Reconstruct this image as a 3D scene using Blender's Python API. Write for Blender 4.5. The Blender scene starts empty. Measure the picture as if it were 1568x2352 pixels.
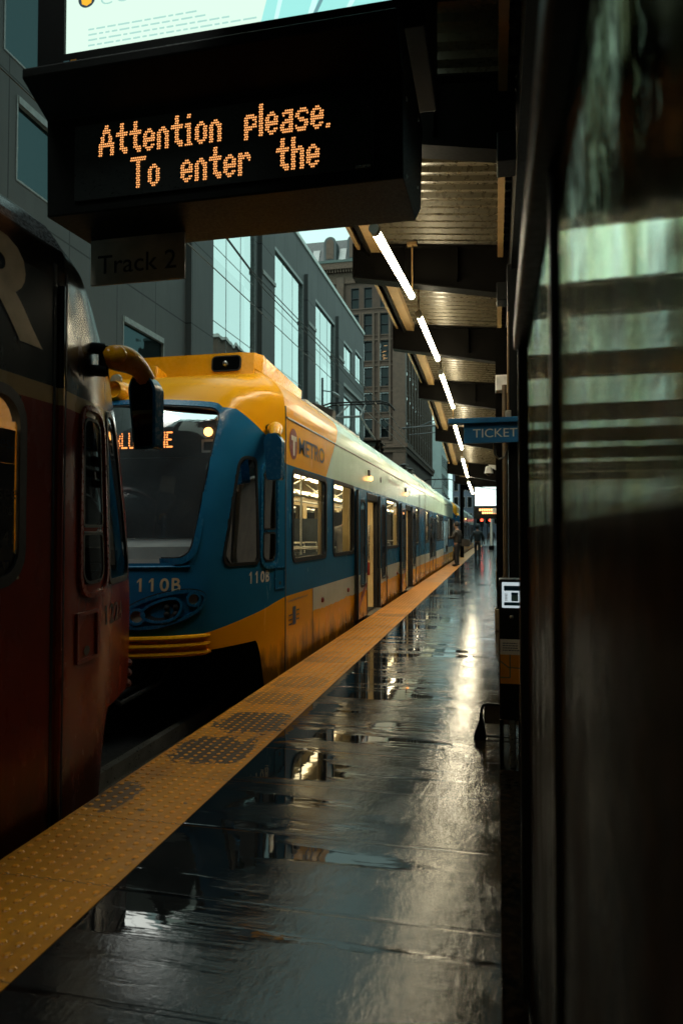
import bpy, math, random
from math import sin, cos, pi, radians, sqrt, atan2
from mathutils import Vector, Matrix
from mathutils.geometry import tessellate_polygon
random.seed(7)
SC = bpy.context.scene
COL = SC.collection

# ------------------------------------------------------------------ camera
EYE = 1.42
cam = bpy.data.cameras.new('camera')
camo = bpy.data.objects.new('camera', cam)
COL.objects.link(camo)
cam.sensor_fit = 'VERTICAL'
cam.sensor_height = 36.0
cam.lens = 1600.0 / 2352.0 * 36.0
cam.clip_start = 0.05
cam.clip_end = 2000
camo.location = (0, 0, EYE)
camo.rotation_euler = (radians(90 + 1.68), 0, radians(12.51))
cam.dof.use_dof = True
cam.dof.focus_distance = 7.0
cam.dof.aperture_fstop = 2.8
SC.camera = camo

# ------------------------------------------------------------------ world, sun, exposure
SUN_EL, SUN_ROT = radians(60), radians(222)
w = bpy.data.worlds.new('World')
SC.world = w
w.use_nodes = True
wt = w.node_tree
wt.nodes.clear()
sky = wt.nodes.new('ShaderNodeTexSky')
sky.sky_type = 'NISHITA'
sky.sun_disc = False
sky.sun_elevation = SUN_EL
sky.sun_rotation = SUN_ROT
sky.dust_density = 4.0
bw = wt.nodes.new('ShaderNodeRGBToBW')
mxa = wt.nodes.new('ShaderNodeMix'); mxa.data_type = 'RGBA'; mxa.blend_type = 'MULTIPLY'
mxa.inputs[0].default_value = 1.0
mxa.inputs[7].default_value = (0.68, 1.0, 0.94, 1)
mxb = wt.nodes.new('ShaderNodeMix'); mxb.data_type = 'RGBA'
mxb.inputs[0].default_value = 0.75
mxb.inputs[7].default_value = (6.6, 10.0, 9.3, 1)          # even overcast layer
bg = wt.nodes.new('ShaderNodeBackground')
bg.inputs[1].default_value = 0.10
wo = wt.nodes.new('ShaderNodeOutputWorld')
wt.links.new(sky.outputs[0], bw.inputs[0])
wt.links.new(bw.outputs[0], mxa.inputs[6])
wt.links.new(mxa.outputs[2], mxb.inputs[6])
wt.links.new(mxb.outputs[2], bg.inputs[0])
wt.links.new(bg.outputs[0], wo.inputs[0])
sl = bpy.data.lights.new('sun', 'SUN')
sl.energy = 1.5
sl.angle = radians(40)
sl.color = (1.0, 0.96, 0.88)
so = bpy.data.objects.new('sun', sl)
COL.objects.link(so)
so.rotation_euler = (radians(90) - SUN_EL, 0, radians(180) - SUN_ROT)
SC.view_settings.view_transform = 'Standard'
SC.view_settings.look = 'None'
SC.view_settings.gamma = 1.0
SC.view_settings.exposure = 0.45
SC.render.engine = 'CYCLES'
SC.cycles.use_denoising = True
SC.cycles.max_bounces = 8
SC.cycles.transparent_max_bounces = 16
SC.cycles.sample_clamp_indirect = 6.0
SC.cycles.caustics_reflective = False
SC.cycles.caustics_refractive = False

# ------------------------------------------------------------------ object helpers
OFF = {}

def props(o, label=None, cat=None, group=None, kind=None):
    if label: o['label'] = label
    if cat: o['category'] = cat
    if group: o['group'] = group
    if kind: o['kind'] = kind
    return o

def thing(name, loc, label, cat, group=None):
    o = bpy.data.objects.new(name, None)
    o.empty_display_size = 0.2
    COL.objects.link(o)
    o.location = loc
    OFF[o.name] = Vector(loc)
    return props(o, label, cat, group)

class MB:
    """collects faces in world coordinates, then becomes ONE mesh object"""
    def __init__(s):
        s.v = []; s.f = []; s.m = []; s.cm = 0
    def add(s, vs, fs):
        b = len(s.v)
        s.v += [tuple(p) for p in vs]
        s.f += [tuple(i + b for i in f) for f in fs]
        s.m += [s.cm] * len(fs)
        return s
    def box(s, x0, x1, y0, y1, z0, z1):
        vs = [(x, y, z) for z in (z0, z1) for y in (y0, y1) for x in (x0, x1)]
        return s.add(vs, [(0, 2, 3, 1), (4, 5, 7, 6), (0, 1, 5, 4), (2, 6, 7, 3), (0, 4, 6, 2), (1, 3, 7, 5)])
    def quad(s, a, b, c, d):
        return s.add([a, b, c, d], [(0, 1, 2, 3)])
    def hexa(s, lo, hi):
        """8 points: lower ring of 4, upper ring of 4"""
        return s.add(list(lo) + list(hi), [(3, 2, 1, 0), (4, 5, 6, 7), (0, 1, 5, 4), (1, 2, 6, 5), (2, 3, 7, 6), (3, 0, 4, 7)])
    def grid(s, fn, nu, nv, skip=None):
        vs = [fn(i / nu, j / nv) for j in range(nv + 1) for i in range(nu + 1)]
        fs = []
        for j in range(nv):
            for i in range(nu):
                if skip and skip((i + .5) / nu, (j + .5) / nv): continue
                k = j * (nu + 1) + i
                fs.append((k, k + 1, k + nu + 2, k + nu + 1))
        return s.add(vs, fs)
    def prism(s, poly, fn, a, b):
        """poly: 2D outline, fn(u, v, t) -> point; capped between t=a and t=b"""
        n = len(poly)
        vs = [fn(u, v, a) for u, v in poly] + [fn(u, v, b) for u, v in poly]
        tr = tessellate_polygon([[Vector((u, v, 0)) for u, v in poly]])
        fs = [tuple(reversed(t)) for t in tr] + [tuple(i + n for i in t) for t in tr]
        fs += [(i, (i + 1) % n, n + (i + 1) % n, n + i) for i in range(n)]
        return s.add(vs, fs)
    def flat(s, poly, fn):
        tr = tessellate_polygon([[Vector((u, v, 0)) for u, v in poly]])
        return s.add([fn(u, v) for u, v in poly], [tuple(t) for t in tr])
    def ring(s, inner, outer, fn, h, back=0.0):
        """frame between two outlines, fn(u, v, height)"""
        n = len(inner)
        loops = [[fn(u, v, back) for u, v in outer], [fn(u, v, h) for u, v in outer],
                 [fn(u, v, h) for u, v in inner], [fn(u, v, back) for u, v in inner]]
        vs = sum(loops, [])
        fs = []
        for l in range(3):
            for i in range(n):
                j = (i + 1) % n
                fs.append((l * n + i, l * n + j, (l + 1) * n + j, (l + 1) * n + i))
        return s.add(vs, fs)
    def tube(s, pts, r, n=8, caps=True):
        pts = [Vector(p) for p in pts]
        rs = r if isinstance(r, (list, tuple)) else [r] * len(pts)
        rings = []
        u = None
        for i, p in enumerate(pts):
            d = (pts[min(i + 1, len(pts) - 1)] - pts[max(i - 1, 0)]).normalized()
            if u is None:
                u = d.orthogonal().normalized()
            else:
                u = (u - d * u.dot(d)).normalized()
            v = d.cross(u)
            rings.append([p + (u * cos(2 * pi * k / n) + v * sin(2 * pi * k / n)) * rs[i] for k in range(n)])
        vs = [q for rg in rings for q in rg]
        fs = []
        for i in range(len(pts) - 1):
            for k in range(n):
                k2 = (k + 1) % n
                fs.append((i * n + k, i * n + k2, (i + 1) * n + k2, (i + 1) * n + k))
        if caps:
            fs.append(tuple(reversed(range(n))))
            fs.append(tuple((len(pts) - 1) * n + k for k in range(n)))
        return s.add(vs, fs)
    def lathe(s, c, axis, prof, n=20):
        """prof: list of (distance along axis, radius)"""
        c = Vector(c); ax = Vector(axis).normalized()
        u = ax.orthogonal().normalized(); v = ax.cross(u)
        vs = [c + ax * t + (u * cos(2 * pi * k / n) + v * sin(2 * pi * k / n)) * r for t, r in prof for k in range(n)]
        fs = []
        for i in range(len(prof) - 1):
            for k in range(n):
                k2 = (k + 1) % n
                fs.append((i * n + k, i * n + k2, (i + 1) * n + k2, (i + 1) * n + k))
        fs.append(tuple(reversed(range(n))))
        fs.append(tuple((len(prof) - 1) * n + k for k in range(n)))
        return s.add(vs, fs)
    def sphere(s, c, rx, ry, rz, nu=12, nv=8):
        return s.grid(lambda a, b: (c[0] + rx * cos(2 * pi * a) * sin(pi * b), c[1] + ry * sin(2 * pi * a) * sin(pi * b), c[2] - rz * cos(pi * b)), nu, nv)
    def build(s, name, mats, parent=None, smooth=False, bevel=0.0, label=None, seg=2):
        me = bpy.data.meshes.new(name)
        off = OFF[parent.name] if parent else Vector((0, 0, 0))
        me.from_pydata([(p[0] - off.x, p[1] - off.y, p[2] - off.z) for p in s.v], [], s.f)
        if not isinstance(mats, (list, tuple)): mats = [mats]
        for m in mats: me.materials.append(m)
        me.polygons.foreach_set('material_index', s.m)
        if smooth:
            me.polygons.foreach_set('use_smooth', [True] * len(me.polygons))
        me.update()
        o = bpy.data.objects.new(name, me)
        COL.objects.link(o)
        if parent: o.parent = parent
        OFF[o.name] = off.copy()
        if bevel:
            b = o.modifiers.new('bevel', 'BEVEL')
            b.width = bevel; b.segments = seg; b.limit_method = 'ANGLE'; b.angle_limit = radians(40)
        if smooth and smooth != 'all':
            try:
                me.set_sharp_from_angle(angle=radians(38))
            except Exception: pass
        if label: o['label'] = label
        return o

def solo(o, label, cat, group=None): return props(o, label, cat, group)
def structure(o, label=None):
    o['kind'] = 'structure'
    if label: o['label'] = label
    return o

def rrect(u0, u1, v0, v1, r, n=5):
    """rounded rectangle outline"""
    if not isinstance(r, (list, tuple)): r = [r] * 4
    pts = []
    for (cx, cy, a0, rr) in ((u1 - r[0], v0 + r[0], -90, r[0]), (u1 - r[1], v1 - r[1], 0, r[1]), (u0 + r[2], v1 - r[2], 90, r[2]), (u0 + r[3], v0 + r[3], 180, r[3])):
        for k in range(n + 1):
            a = radians(a0 + 90 * k / n)
            pts.append((cx + rr * cos(a), cy + rr * sin(a)))
    return pts

def grow(poly, d):
    """offset a counter-clockwise outline outwards"""
    n = len(poly); out = []
    for i in range(n):
        p0, p1, p2 = poly[i - 1], poly[i], poly[(i + 1) % n]
        a = Vector((p1[0] - p0[0], p1[1] - p0[1])); b = Vector((p2[0] - p1[0], p2[1] - p1[1]))
        if a.length < 1e-9: a = b
        if b.length < 1e-9: b = a
        na = Vector((a.y, -a.x)).normalized(); nb = Vector((b.y, -b.x)).normalized()
        m = (na + nb)
        m = m.normalized() if m.length > 1e-6 else na
        k = d / max(0.5, m.dot(na))
        out.append((p1[0] + m.x * k, p1[1] + m.y * k))
    return out

def inside(poly, u, v):
    c = False
    n = len(poly)
    for i in range(n):
        x0, y0 = poly[i]; x1, y1 = poly[i - 1]
        if (y0 > v) != (y1 > v) and u < (x1 - x0) * (v - y0) / (y1 - y0) + x0: c = not c
    return c

def text2d(body, w=None, h=None, bold=0.0, spacing=1.0):
    """outline of writing as flat 2D mesh scaled to w x h with its lower left at 0,0"""
    cu = bpy.data.curves.new('txt', 'FONT')
    cu.body = body; cu.offset = bold; cu.space_character = spacing; cu.resolution_u = 4
    o = bpy.data.objects.new('txt', cu)
    me = bpy.data.meshes.new_from_object(o)
    vs = [(v.co.x, v.co.y) for v in me.vertices]
    fs = [tuple(p.vertices) for p in me.polygons]
    x0 = min(v[0] for v in vs); x1 = max(v[0] for v in vs); y0 = min(v[1] for v in vs); y1 = max(v[1] for v in vs)
    sx = w / (x1 - x0) if w else None
    sy = h / (y1 - y0) if h else None
    if sx is None: sx = sy
    if sy is None: sy = sx
    bpy.data.objects.remove(o); bpy.data.curves.remove(cu); bpy.data.meshes.remove(me)
    return [((x - x0) * sx, (y - y0) * sy) for x, y in vs], fs

ONE = [(.34, 0), (.60, 0), (.60, 1), (.38, 1), (.10, .80), (.10, .64), (.34, .78)]
def put_number(mb, body, fn, w, h, bold=0.0):
    cell = w / len(body)
    for i, ch in enumerate(body):
        if ch == '1':
            vs = [(i * cell + x * cell * .78, y * h) for x, y in ONE]
            tr = tessellate_polygon([[Vector((x, y, 0)) for x, y in vs]])
            mb.add([fn(x, y) for x, y in vs], [tuple(q) for q in tr])
        else:
            vs, fs = text2d(ch, cell * .78, h, bold)
            mb.add([fn(i * cell + x, y) for x, y in vs], fs)

def put_text(mb, body, fn, w=None, h=None, bold=0.0, spacing=1.0):
    vs, fs = text2d(body, w, h, bold, spacing)
    mb.add([fn(x, y) for x, y in vs], fs)

# ------------------------------------------------------------------ materials
class NT:
    def __init__(s, name):
        s.mat = bpy.data.materials.new(name)
        s.mat.use_nodes = True
        s.t = s.mat.node_tree
        s.t.nodes.clear()
        s.out = s.t.nodes.new('ShaderNodeOutputMaterial')
        s.co = s.t.nodes.new('ShaderNodeTexCoord')
        s.obj = s.co.outputs['Object']
    def n(s, typ, ins=None, **kw):
        nd = s.t.nodes.new(typ)
        for k, v in kw.items(): setattr(nd, k, v)
        for k, v in (ins or {}).items(): s.set(nd.inputs[k], v)
        return nd
    def set(s, sock, v):
        if isinstance(v, bpy.types.NodeSocket): s.t.links.new(v, sock)
        else: sock.default_value = v
    def m(s, op, a, b=0.0, c=None):
        nd = s.n('ShaderNodeMath', {0: a, 1: b}, operation=op)
        if c is not None: s.set(nd.inputs[2], c)
        return nd.outputs[0]
    def xyz(s):
        q = s.n('ShaderNodeSeparateXYZ', {0: s.obj})
        return q.outputs
    def noise(s, scale, detail=4.0, stretch=None, rough=0.55, vec=None):
        v = vec or s.obj
        if stretch: v = s.n('ShaderNodeMapping', {0: v, 3: stretch}).outputs[0]
        return s.n('ShaderNodeTexNoise', {'Vector': v, 'Scale': scale, 'Detail': detail, 'Roughness': rough}).outputs[0]
    def ramp(s, f, lo, hi, a=0.0, b=1.0):
        return s.n('ShaderNodeMapRange', {0: f, 1: lo, 2: hi, 3: a, 4: b}).outputs[0]
    def mix(s, f, a, b):
        nd = s.t.nodes.new('ShaderNodeMix'); nd.data_type = 'RGBA'
        s.set(nd.inputs[0], f)
        s.set(nd.inputs[6], a if isinstance(a, bpy.types.NodeSocket) else (*a[:3], 1))
        s.set(nd.inputs[7], b if isinstance(b, bpy.types.NodeSocket) else (*b[:3], 1))
        return nd.outputs[2]
    def fmix(s, f, a, b):
        nd = s.t.nodes.new('ShaderNodeMix'); nd.data_type = 'FLOAT'
        s.set(nd.inputs[0], f); s.set(nd.inputs[2], a); s.set(nd.inputs[3], b)
        return nd.outputs[0]
    def bsdf(s, color, rough=0.5, metal=0.0, bump=None, bs=0.2, bd=0.01, **kw):
        p = s.t.nodes.new('ShaderNodeBsdfPrincipled')
        s.set(p.inputs['Base Color'], color if isinstance(color, bpy.types.NodeSocket) else (*color[:3], 1))
        s.set(p.inputs['Roughness'], rough)
        s.set(p.inputs['Metallic'], metal)
        for k, v in kw.items(): s.set(p.inputs[k.replace('_', ' ')], v)
        if bump is not None:
            b = s.n('ShaderNodeBump', {'Height': bump, 'Strength': bs, 'Distance': bd})
            s.t.links.new(b.outputs[0], p.inputs['Normal'])
        return p.outputs[0]
    def done(s, sh):
        s.t.links.new(sh, s.out.inputs[0])
        return s.mat

def plain(name, c, rough=0.5, metal=0.0, var=0.25, scale=6.0, bump=0.15, bd=0.004, stretch=None, **kw):
    t = NT(name)
    f = t.noise(scale, 5.0, stretch)
    g = t.noise(scale * 7, 3.0)
    dark = tuple(x * (1 - var) for x in c)
    lite = tuple(min(1, x * (1 + var)) for x in c)
    col = t.mix(t.ramp(f, .3, .7), dark, lite)
    r = t.ramp(g, .3, .7, max(.02, rough - .1), min(1, rough + .1))
    return t.done(t.bsdf(col, r, metal, g, bump, bd, **kw))

def glow(name, c, strength, scale=None, low=.6):
    t = NT(name)
    e = t.n('ShaderNodeEmission', {0: (*c, 1), 1: strength})
    if scale:
        f = t.noise(scale, 2.0)
        t.set(e.inputs[1], t.ramp(f, .3, .7, strength * low, strength))
    return t.done(e.outputs[0])

def glass(name, tint=(.55, .6, .6), rough=0.02, wave=0.0, wscale=.6, ior=1.5, gain=1.0):
    """sheet glass: see through, reflecting by angle"""
    t = NT(name)
    fr = t.n('ShaderNodeFresnel', {0: ior})
    gl = t.n('ShaderNodeBsdfGlossy', {'Color': (1, 1, 1, 1), 'Roughness': rough})
    if wave:
        b = t.n('ShaderNodeBump', {'Height': t.noise(wscale, 2.0), 'Strength': wave, 'Distance': .05})
        t.t.links.new(b.outputs[0], gl.inputs['Normal']); t.t.links.new(b.outputs[0], fr.inputs['Normal'])
    tr = t.n('ShaderNodeBsdfTransparent', {0: (*tint, 1)})
    mx = t.n('ShaderNodeMixShader', {0: t.m('MINIMUM', t.m('MULTIPLY', fr.outputs[0], gain), 1.0)})
    t.t.links.new(tr.outputs[0], mx.inputs[1]); t.t.links.new(gl.outputs[0], mx.inputs[2])
    return t.done(mx.outputs[0])

M = {}
M['black_metal'] = plain('black painted steel', (.007, .0075, .0075), .42, 0, .3, 8, .1, IOR=1.3)
M['dark_steel'] = plain('dark brown steel', (.004, .0036, .003), .5, 0, .3, 5, .15, IOR=1.10)
M['housing'] = plain('dark sign housing', (.005, .0065, .006), .5, 0, .25, 9, .12, IOR=1.25)
M['rubber'] = plain('black rubber', (.012, .012, .013), .55)
M['chrome'] = plain('brushed steel', (.55, .55, .52), .3, .9, .12, 12)
M['white_rail'] = plain('white handrail', (.75, .76, .7), .3)
M['cream'] = plain('cream interior panel', (.78, .60, .30), .42, 0, .08, 3, .05)
M['ceil_in'] = plain('cream ceiling panel', (.75, .62, .38), .5, 0, .06)
M['seat'] = plain('grey blue seat cloth', (.05, .07, .09), .8)
M['floor_in'] = plain('dark interior floor', (.05, .05, .05), .5)
M['tram_lamp'] = glow('warm interior tube', (1.0, .78, .44), 12.0)
M['cab_dark'] = plain('dark cab interior', (.012, .014, .016), .7)
M['dash'] = plain('grey dashboard', (.62, .60, .57), .6, 0, .15, 4)
M['poster_blue'] = plain('dark blue poster', (.012, .03, .05), .6)
M['orange_poster'] = plain('orange poster', (.4, .17, .02), .6)
M['tram_glass'] = glass('tram side glass', (.80, .83, .80), .015, .04, 1.2)
M['dark_glass'] = glass('tinted dark glass', (.10, .12, .12), .03, .05, 1.0)
def haze_glass():
    t = NT('windscreen glass with reflection haze')
    fr = t.n('ShaderNodeFresnel', {0: 1.5})
    gl = t.n('ShaderNodeBsdfGlossy', {'Color': (1, 1, 1, 1), 'Roughness': .03})
    tr = t.n('ShaderNodeBsdfTransparent', {0: (.80, .85, .87, 1)})
    df = t.n('ShaderNodeBsdfDiffuse', {0: (.34, .40, .46, 1)})  # grey haze of reflections on the glass, put in as a diffuse layer
    m1 = t.n('ShaderNodeMixShader', {0: t.ramp(t.noise(1.6, 6), .3, .7, .05, .17)})
    t.t.links.new(tr.outputs[0], m1.inputs[1]); t.t.links.new(df.outputs[0], m1.inputs[2])
    mx = t.n('ShaderNodeMixShader', {0: fr.outputs[0]})
    t.t.links.new(m1.outputs[0], mx.inputs[1]); t.t.links.new(gl.outputs[0], mx.inputs[2])
    return t.done(mx.outputs[0])
M['windscreen'] = haze_glass()
M['tube'] = glow('fluorescent tube', (1.0, .88, .60), 42.0)
M['tube_cap'] = plain('grey fitting', (.35, .34, .30), .5)
M['led'] = glow('amber dots', (1.0, .40, .12), 1.35, 400, .7)
M['led_red'] = glow('red amber dots', (1.0, .30, .07), 2.0)
M['led_far'] = glow('amber display', (1.0, .42, .14), 3.0)
M['lamp_amber'] = glow('amber lamp', (1.0, .40, .10), 5.0)
M['lamp_red'] = glow('red lamp', (1.0, .05, .02), 6.0)
M['lamp_white'] = glow('white lamp', (.9, 1.0, .95), 6.0)
M['screen'] = glow('lit advert', (.70, .93, .78), .82)
M['screen_far'] = glow('lit advert far', (.80, 1.0, .95), 1.3)
M['ink_grey'] = glow('advert grey ink', (.42, .70, .63), .78)
M['ink_teal'] = glow('advert teal cloth', (.36, .84, .78), .78)
M['ink_pale'] = glow('advert pale cloth', (.62, .98, .92), .78)
M['ink_navy'] = glow('advert dark crest', (.05, .08, .10), .6)
M['ink_gold'] = glow('advert gold flame', (.95, .5, .04), .8)
M['ink_dark'] = glow('advert dark fold', (.16, .34, .36), .8)
M['panel_dark'] = plain('dark display panel', (.010, .016, .017), .35, 0, .2, 9)
M['sign_grey'] = plain('grey sign plate', (.46, .43, .34), .55)
M['sign_text'] = plain('black lettering', (.012, .014, .016), .5)
M['sign_blue'] = plain('blue sign enamel', (.02, .15, .36), .4)
M['white_text'] = plain('white lettering', (.72, .70, .62), .5)
M['faded'] = plain('faded brown print', (.30, .26, .20), .5)
M['lens'] = plain('dull lamp lens', (.34, .29, .20), .15)
M['cream_text'] = plain('cream lettering', (.62, .50, .30), .5)
M['white_panel'] = plain('white enamel', (.86, .88, .88), .4)
M['glow_plate'] = glow('instruction plate with added glow', (.80, .95, 1.0), .42)  # plate given its own glow in place of light falling on it
M['navy'] = plain('navy print', (.02, .06, .16), .5)
M['sky_print'] = plain('pale blue print', (.25, .55, .68), .5)
M['map_orange'] = plain('orange map print', (.80, .33, .02), .5, 0, .1)
M['map_line'] = plain('grey green map line', (.10, .17, .12), .5)
M['yellow_paint'] = plain('yellow paint', (.92, .40, .005), .28, 0, .10, 4, .05)
M['blue_paint'] = plain("blue paint", (.012, .135, .29), .25, 0, .12, 4, .05)
M['white_paint'] = plain('pale paint', (.70, .74, .66), .35, 0, .08, 3)
M['dirty_white'] = plain('weathered white box', (.6, .6, .55), .5)
M['rail'] = plain('worn steel rail', (.25, .24, .22), .35, .8)
M['copper'] = plain('brown conduit', (.10, .068, .038), .6)
M['concrete'] = plain('mottled concrete', (.20, .15, .09), .7, 0, .4, 14, .3)
M['cable'] = plain('grey cable', (.10, .10, .09), .5)
M['wire'] = plain('dark wire', (.02, .025, .025), .5)
M['insul'] = plain('steel arm', (.10, .12, .13), .45)

def livery_blue():
    t = NT('blue yellow pale livery')
    X, Y, Z = t.xyz()
    neg = t.m('MAXIMUM', t.m('MULTIPLY', Y, -1.0), 0.0)
    zb = t.m('ADD', 2.156, t.m('MINIMUM', t.m('MULTIPLY', neg, .62), .47))
    zl = t.m('SUBTRACT', .737, t.m('MULTIPLY', neg, .17))
    up = t.m('GREATER_THAN', Z, zb)
    lo = t.m('LESS_THAN', Z, zl)
    diag = t.m('ADD', 1.86, t.m('MULTIPLY', t.m('SUBTRACT', Z, 2.2), 1.08))
    upw = t.m('GREATER_THAN', Y, diag)
    low = t.m('GREATER_THAN', Y, 1.13)
    n1 = t.noise(2.2, 4)
    grime = t.noise(5.0, 6, (1, 1, .35))
    yel = t.mix(t.ramp(n1, .3, .7), (.90, .38, .004), (.95, .43, .006))
    blu = t.mix(t.ramp(n1, .3, .7), (.012, .135, .29), (.016, .16, .34))
    pal = t.mix(t.ramp(n1, .3, .7), (.58, .82, .68), (.66, .90, .76))
    palr = t.mix(t.m('GREATER_THAN', Z, 2.86), pal, (.64, .88, .80))
    upc = t.mix(upw, yel, palr)
    zmid = t.m('ADD', .45, t.m('MULTIPLY', t.m('SUBTRACT', t.noise(3.0, 3), .5), .10))
    pale2 = t.mix(t.ramp(n1, .3, .7), (.60, .63, .55), (.70, .72, .62))
    lowc = t.mix(t.m('MULTIPLY', low, t.m('GREATER_THAN', Z, zmid)), yel, pale2)
    # road dirt on the skirt, ragged upper edge
    dz = t.m('ADD', t.m('MULTIPLY', Z, 1.0), t.m('MULTIPLY', t.m('SUBTRACT', grime, .5), .9))
    dirt = t.ramp(dz, .30, .02)
    lowc = t.mix(t.m('MULTIPLY', dirt, .85), lowc, (.05, .03, .012))
    c = t.mix(up, blu, upc)
    c = t.mix(lo, c, lowc)
    spots = t.ramp(t.noise(60, 2), .70, .76)
    c = t.mix(t.m('MULTIPLY', spots, .45), c, (.06, .04, .02))
    drops = t.noise(120, 2)
    sh = t.bsdf(c, t.ramp(grime, .3, .7, .20, .28), 0, drops, .08, .003, IOR=1.27, Coat_Weight=.05, Coat_Roughness=.08)
    return t.done(sh)
M['livery'] = livery_blue()

def livery_red():
    t = NT('red black cream livery')
    X, Y, Z = t.xyz()
    n1 = t.noise(2.5, 4)
    red = t.mix(t.ramp(n1, .3, .7), (.19, .020, .006), (.25, .030, .008))
    blk = (.008, .009, .008)
    crm = (.50, .37, .18)
    c = t.mix(t.m('GREATER_THAN', Z, 2.075), red, crm)
    c = t.mix(t.m('GREATER_THAN', Z, 2.165), c, blk)
    roof = t.mix(t.ramp(t.noise(70, 3), .45, .6), (.05, .06, .065), (.16, .18, .19))
    c = t.mix(t.m('GREATER_THAN', Z, 2.90), c, roof)
    grime = t.noise(5.0, 6, (1, 1, .35))
    dz = t.m('ADD', Z, t.m('MULTIPLY', t.m('SUBTRACT', grime, .5), .8))
    c = t.mix(t.m('MULTIPLY', t.ramp(dz, .45, .05), .8), c, (.02, .012, .008))
    sh = t.bsdf(c, t.ramp(grime, .3, .7, .16, .32), 0, t.noise(110, 2), .08, .003, IOR=1.38)
    return t.done(sh)
M['red_livery'] = livery_red()

def wet_platform():
    t = NT('wet dark concrete')
    X, Y, Z = t.xyz()
    big = t.noise(.9, 5, (1.0, .9, 1))
    streak = t.noise(1.3, 5, (.35, 4.0, 1), .6)
    mid = t.noise(5.0, 5)
    fine = t.noise(70, 6, None, .7)
    wav = t.noise(3.0, 3, (.6, 2.6, 1))
    grain = t.noise(27, 4, (1, .45, 1), .6)
    pud = t.ramp(t.m('ADD', t.m('ADD', t.m('MULTIPLY', big, .5), t.m('MULTIPLY', streak, .5)), t.m('MULTIPLY', t.m('ADD', X, .70), -.10)), .50, .55)
    # slab joints every 0.625 m
    fy = t.m('FRACT', t.m('DIVIDE', t.m('ADD', Y, 10.248), .625))
    jd = t.m('ABSOLUTE', t.m('SUBTRACT', fy, .5))
    jn = t.ramp(jd, .022, .013)
    jl = t.m('SUBTRACT', t.ramp(jd, .055, .045), jn)
    dry = t.ramp(t.noise(3.4, 7, (1, .8, 1), .72), .47, .58)
    col = t.mix(t.ramp(mid, .3, .7), (.005, .0062, .0068), (.014, .015, .015))
    col = t.mix(t.m('MULTIPLY', t.ramp(fine, .55, .7), .4), col, (.04, .038, .034))
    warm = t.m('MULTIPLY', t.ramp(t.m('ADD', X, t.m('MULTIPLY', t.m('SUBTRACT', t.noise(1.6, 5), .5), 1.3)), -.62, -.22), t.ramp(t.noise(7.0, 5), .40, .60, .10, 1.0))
    col = t.mix(t.m('MULTIPLY', warm, .9), col, (.030, .019, .007))  # warm sheen of the lit canopy put into the right-hand floor colour
    col = t.mix(jn, col, (.002, .002, .002))
    rough = t.fmix(pud, t.fmix(dry, t.ramp(mid, .3, .7, .06, .12), .17), .02)
    rough = t.fmix(t.m('MAXIMUM', jl, 0.0), rough, .04)
    hgt = t.m('ADD', t.m('MULTIPLY', fine, t.fmix(pud, .35, .0)), t.m('MULTIPLY', wav, t.fmix(pud, 1.0, .35)))
    hgt = t.m('ADD', hgt, t.m('MULTIPLY', t.ramp(grain, .35, .65), t.fmix(pud, t.fmix(dry, .16, .40), .0)))
    hgt = t.m('SUBTRACT', hgt, t.m('MULTIPLY', jn, .6))
    sh = t.bsdf(col, rough, 0, hgt, .17, .010, IOR=1.40)
    return t.done(sh)
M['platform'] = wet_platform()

def tactile():
    t = NT('yellow tactile plates')
    X, Y, Z = t.xyz()
    n1 = t.noise(3.0, 5); n2 = t.noise(25, 4)
    c = t.mix(t.ramp(n1, .3, .7), (.86, .315, .005), (.94, .375, .008))
    # two plates have lost the paint between their domes; chips elsewhere
    def blob(cx, cy, rx, ry):
        a = t.m('DIVIDE', t.m('SUBTRACT', X, cx), rx); b = t.m('DIVIDE', t.m('SUBTRACT', Y, cy), ry)
        d = t.m('POWER', t.m('ADD', t.m('POWER', t.m('ABSOLUTE', a), 4.0), t.m('POWER', t.m('ABSOLUTE', b), 4.0)), .25)
        return t.m('LESS_THAN', t.m('ADD', d, t.m('MULTIPLY', t.m('SUBTRACT', t.noise(9.0, 6, None, .65), .5), 1.5)), 1.0)
    worn = t.m('MAXIMUM', blob(-1.80, 4.30, .24, .27), blob(-1.78, 4.98, .24, .28))
    for cx, cy, rx, ry, k in ((-2.0, 3.45, .10, .20, .85), (-1.86, 5.72, .24, .22, .55), (-1.82, 6.40, .25, .24, .45), (-1.85, 7.6, .24, .20, .35)):
        worn = t.m('MAXIMUM', worn, t.m('MULTIPLY', blob(cx, cy, rx, ry), k))
    worn = t.m('MAXIMUM', worn, t.m('MULTIPLY', blob(-1.75, 11.9, .26, .22), .6))
    c = t.mix(t.m('MULTIPLY', t.m('LESS_THAN', Z, .0065), .45), c, (.22, .075, .004))  # dirt between the domes, plus their shading put into the plate colour
    worn = t.m('MULTIPLY', worn, t.m('LESS_THAN', Z, .0065))
    c = t.mix(t.m('MULTIPLY', t.ramp(t.noise(1.7, 6, (1.6, 1, 1), .7), .50, .70), .55), c, (.16, .06, .006))
    chips = t.ramp(t.noise(16, 4), .66, .70)
    c = t.mix(t.m('MULTIPLY', worn, .92), c, (.035, .022, .012))
    c = t.mix(t.m('MULTIPLY', chips, .75), c, (.04, .025, .012))
    fy = t.m('FRACT', t.m('DIVIDE', t.m('ADD', Y, 10.25), .61))
    jn = t.m('LESS_THAN', fy, .012)
    c = t.mix(t.m('MULTIPLY', jn, .7), c, (.09, .05, .02))
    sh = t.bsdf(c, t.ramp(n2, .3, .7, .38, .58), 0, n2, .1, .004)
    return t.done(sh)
M['tactile'] = tactile()

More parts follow.
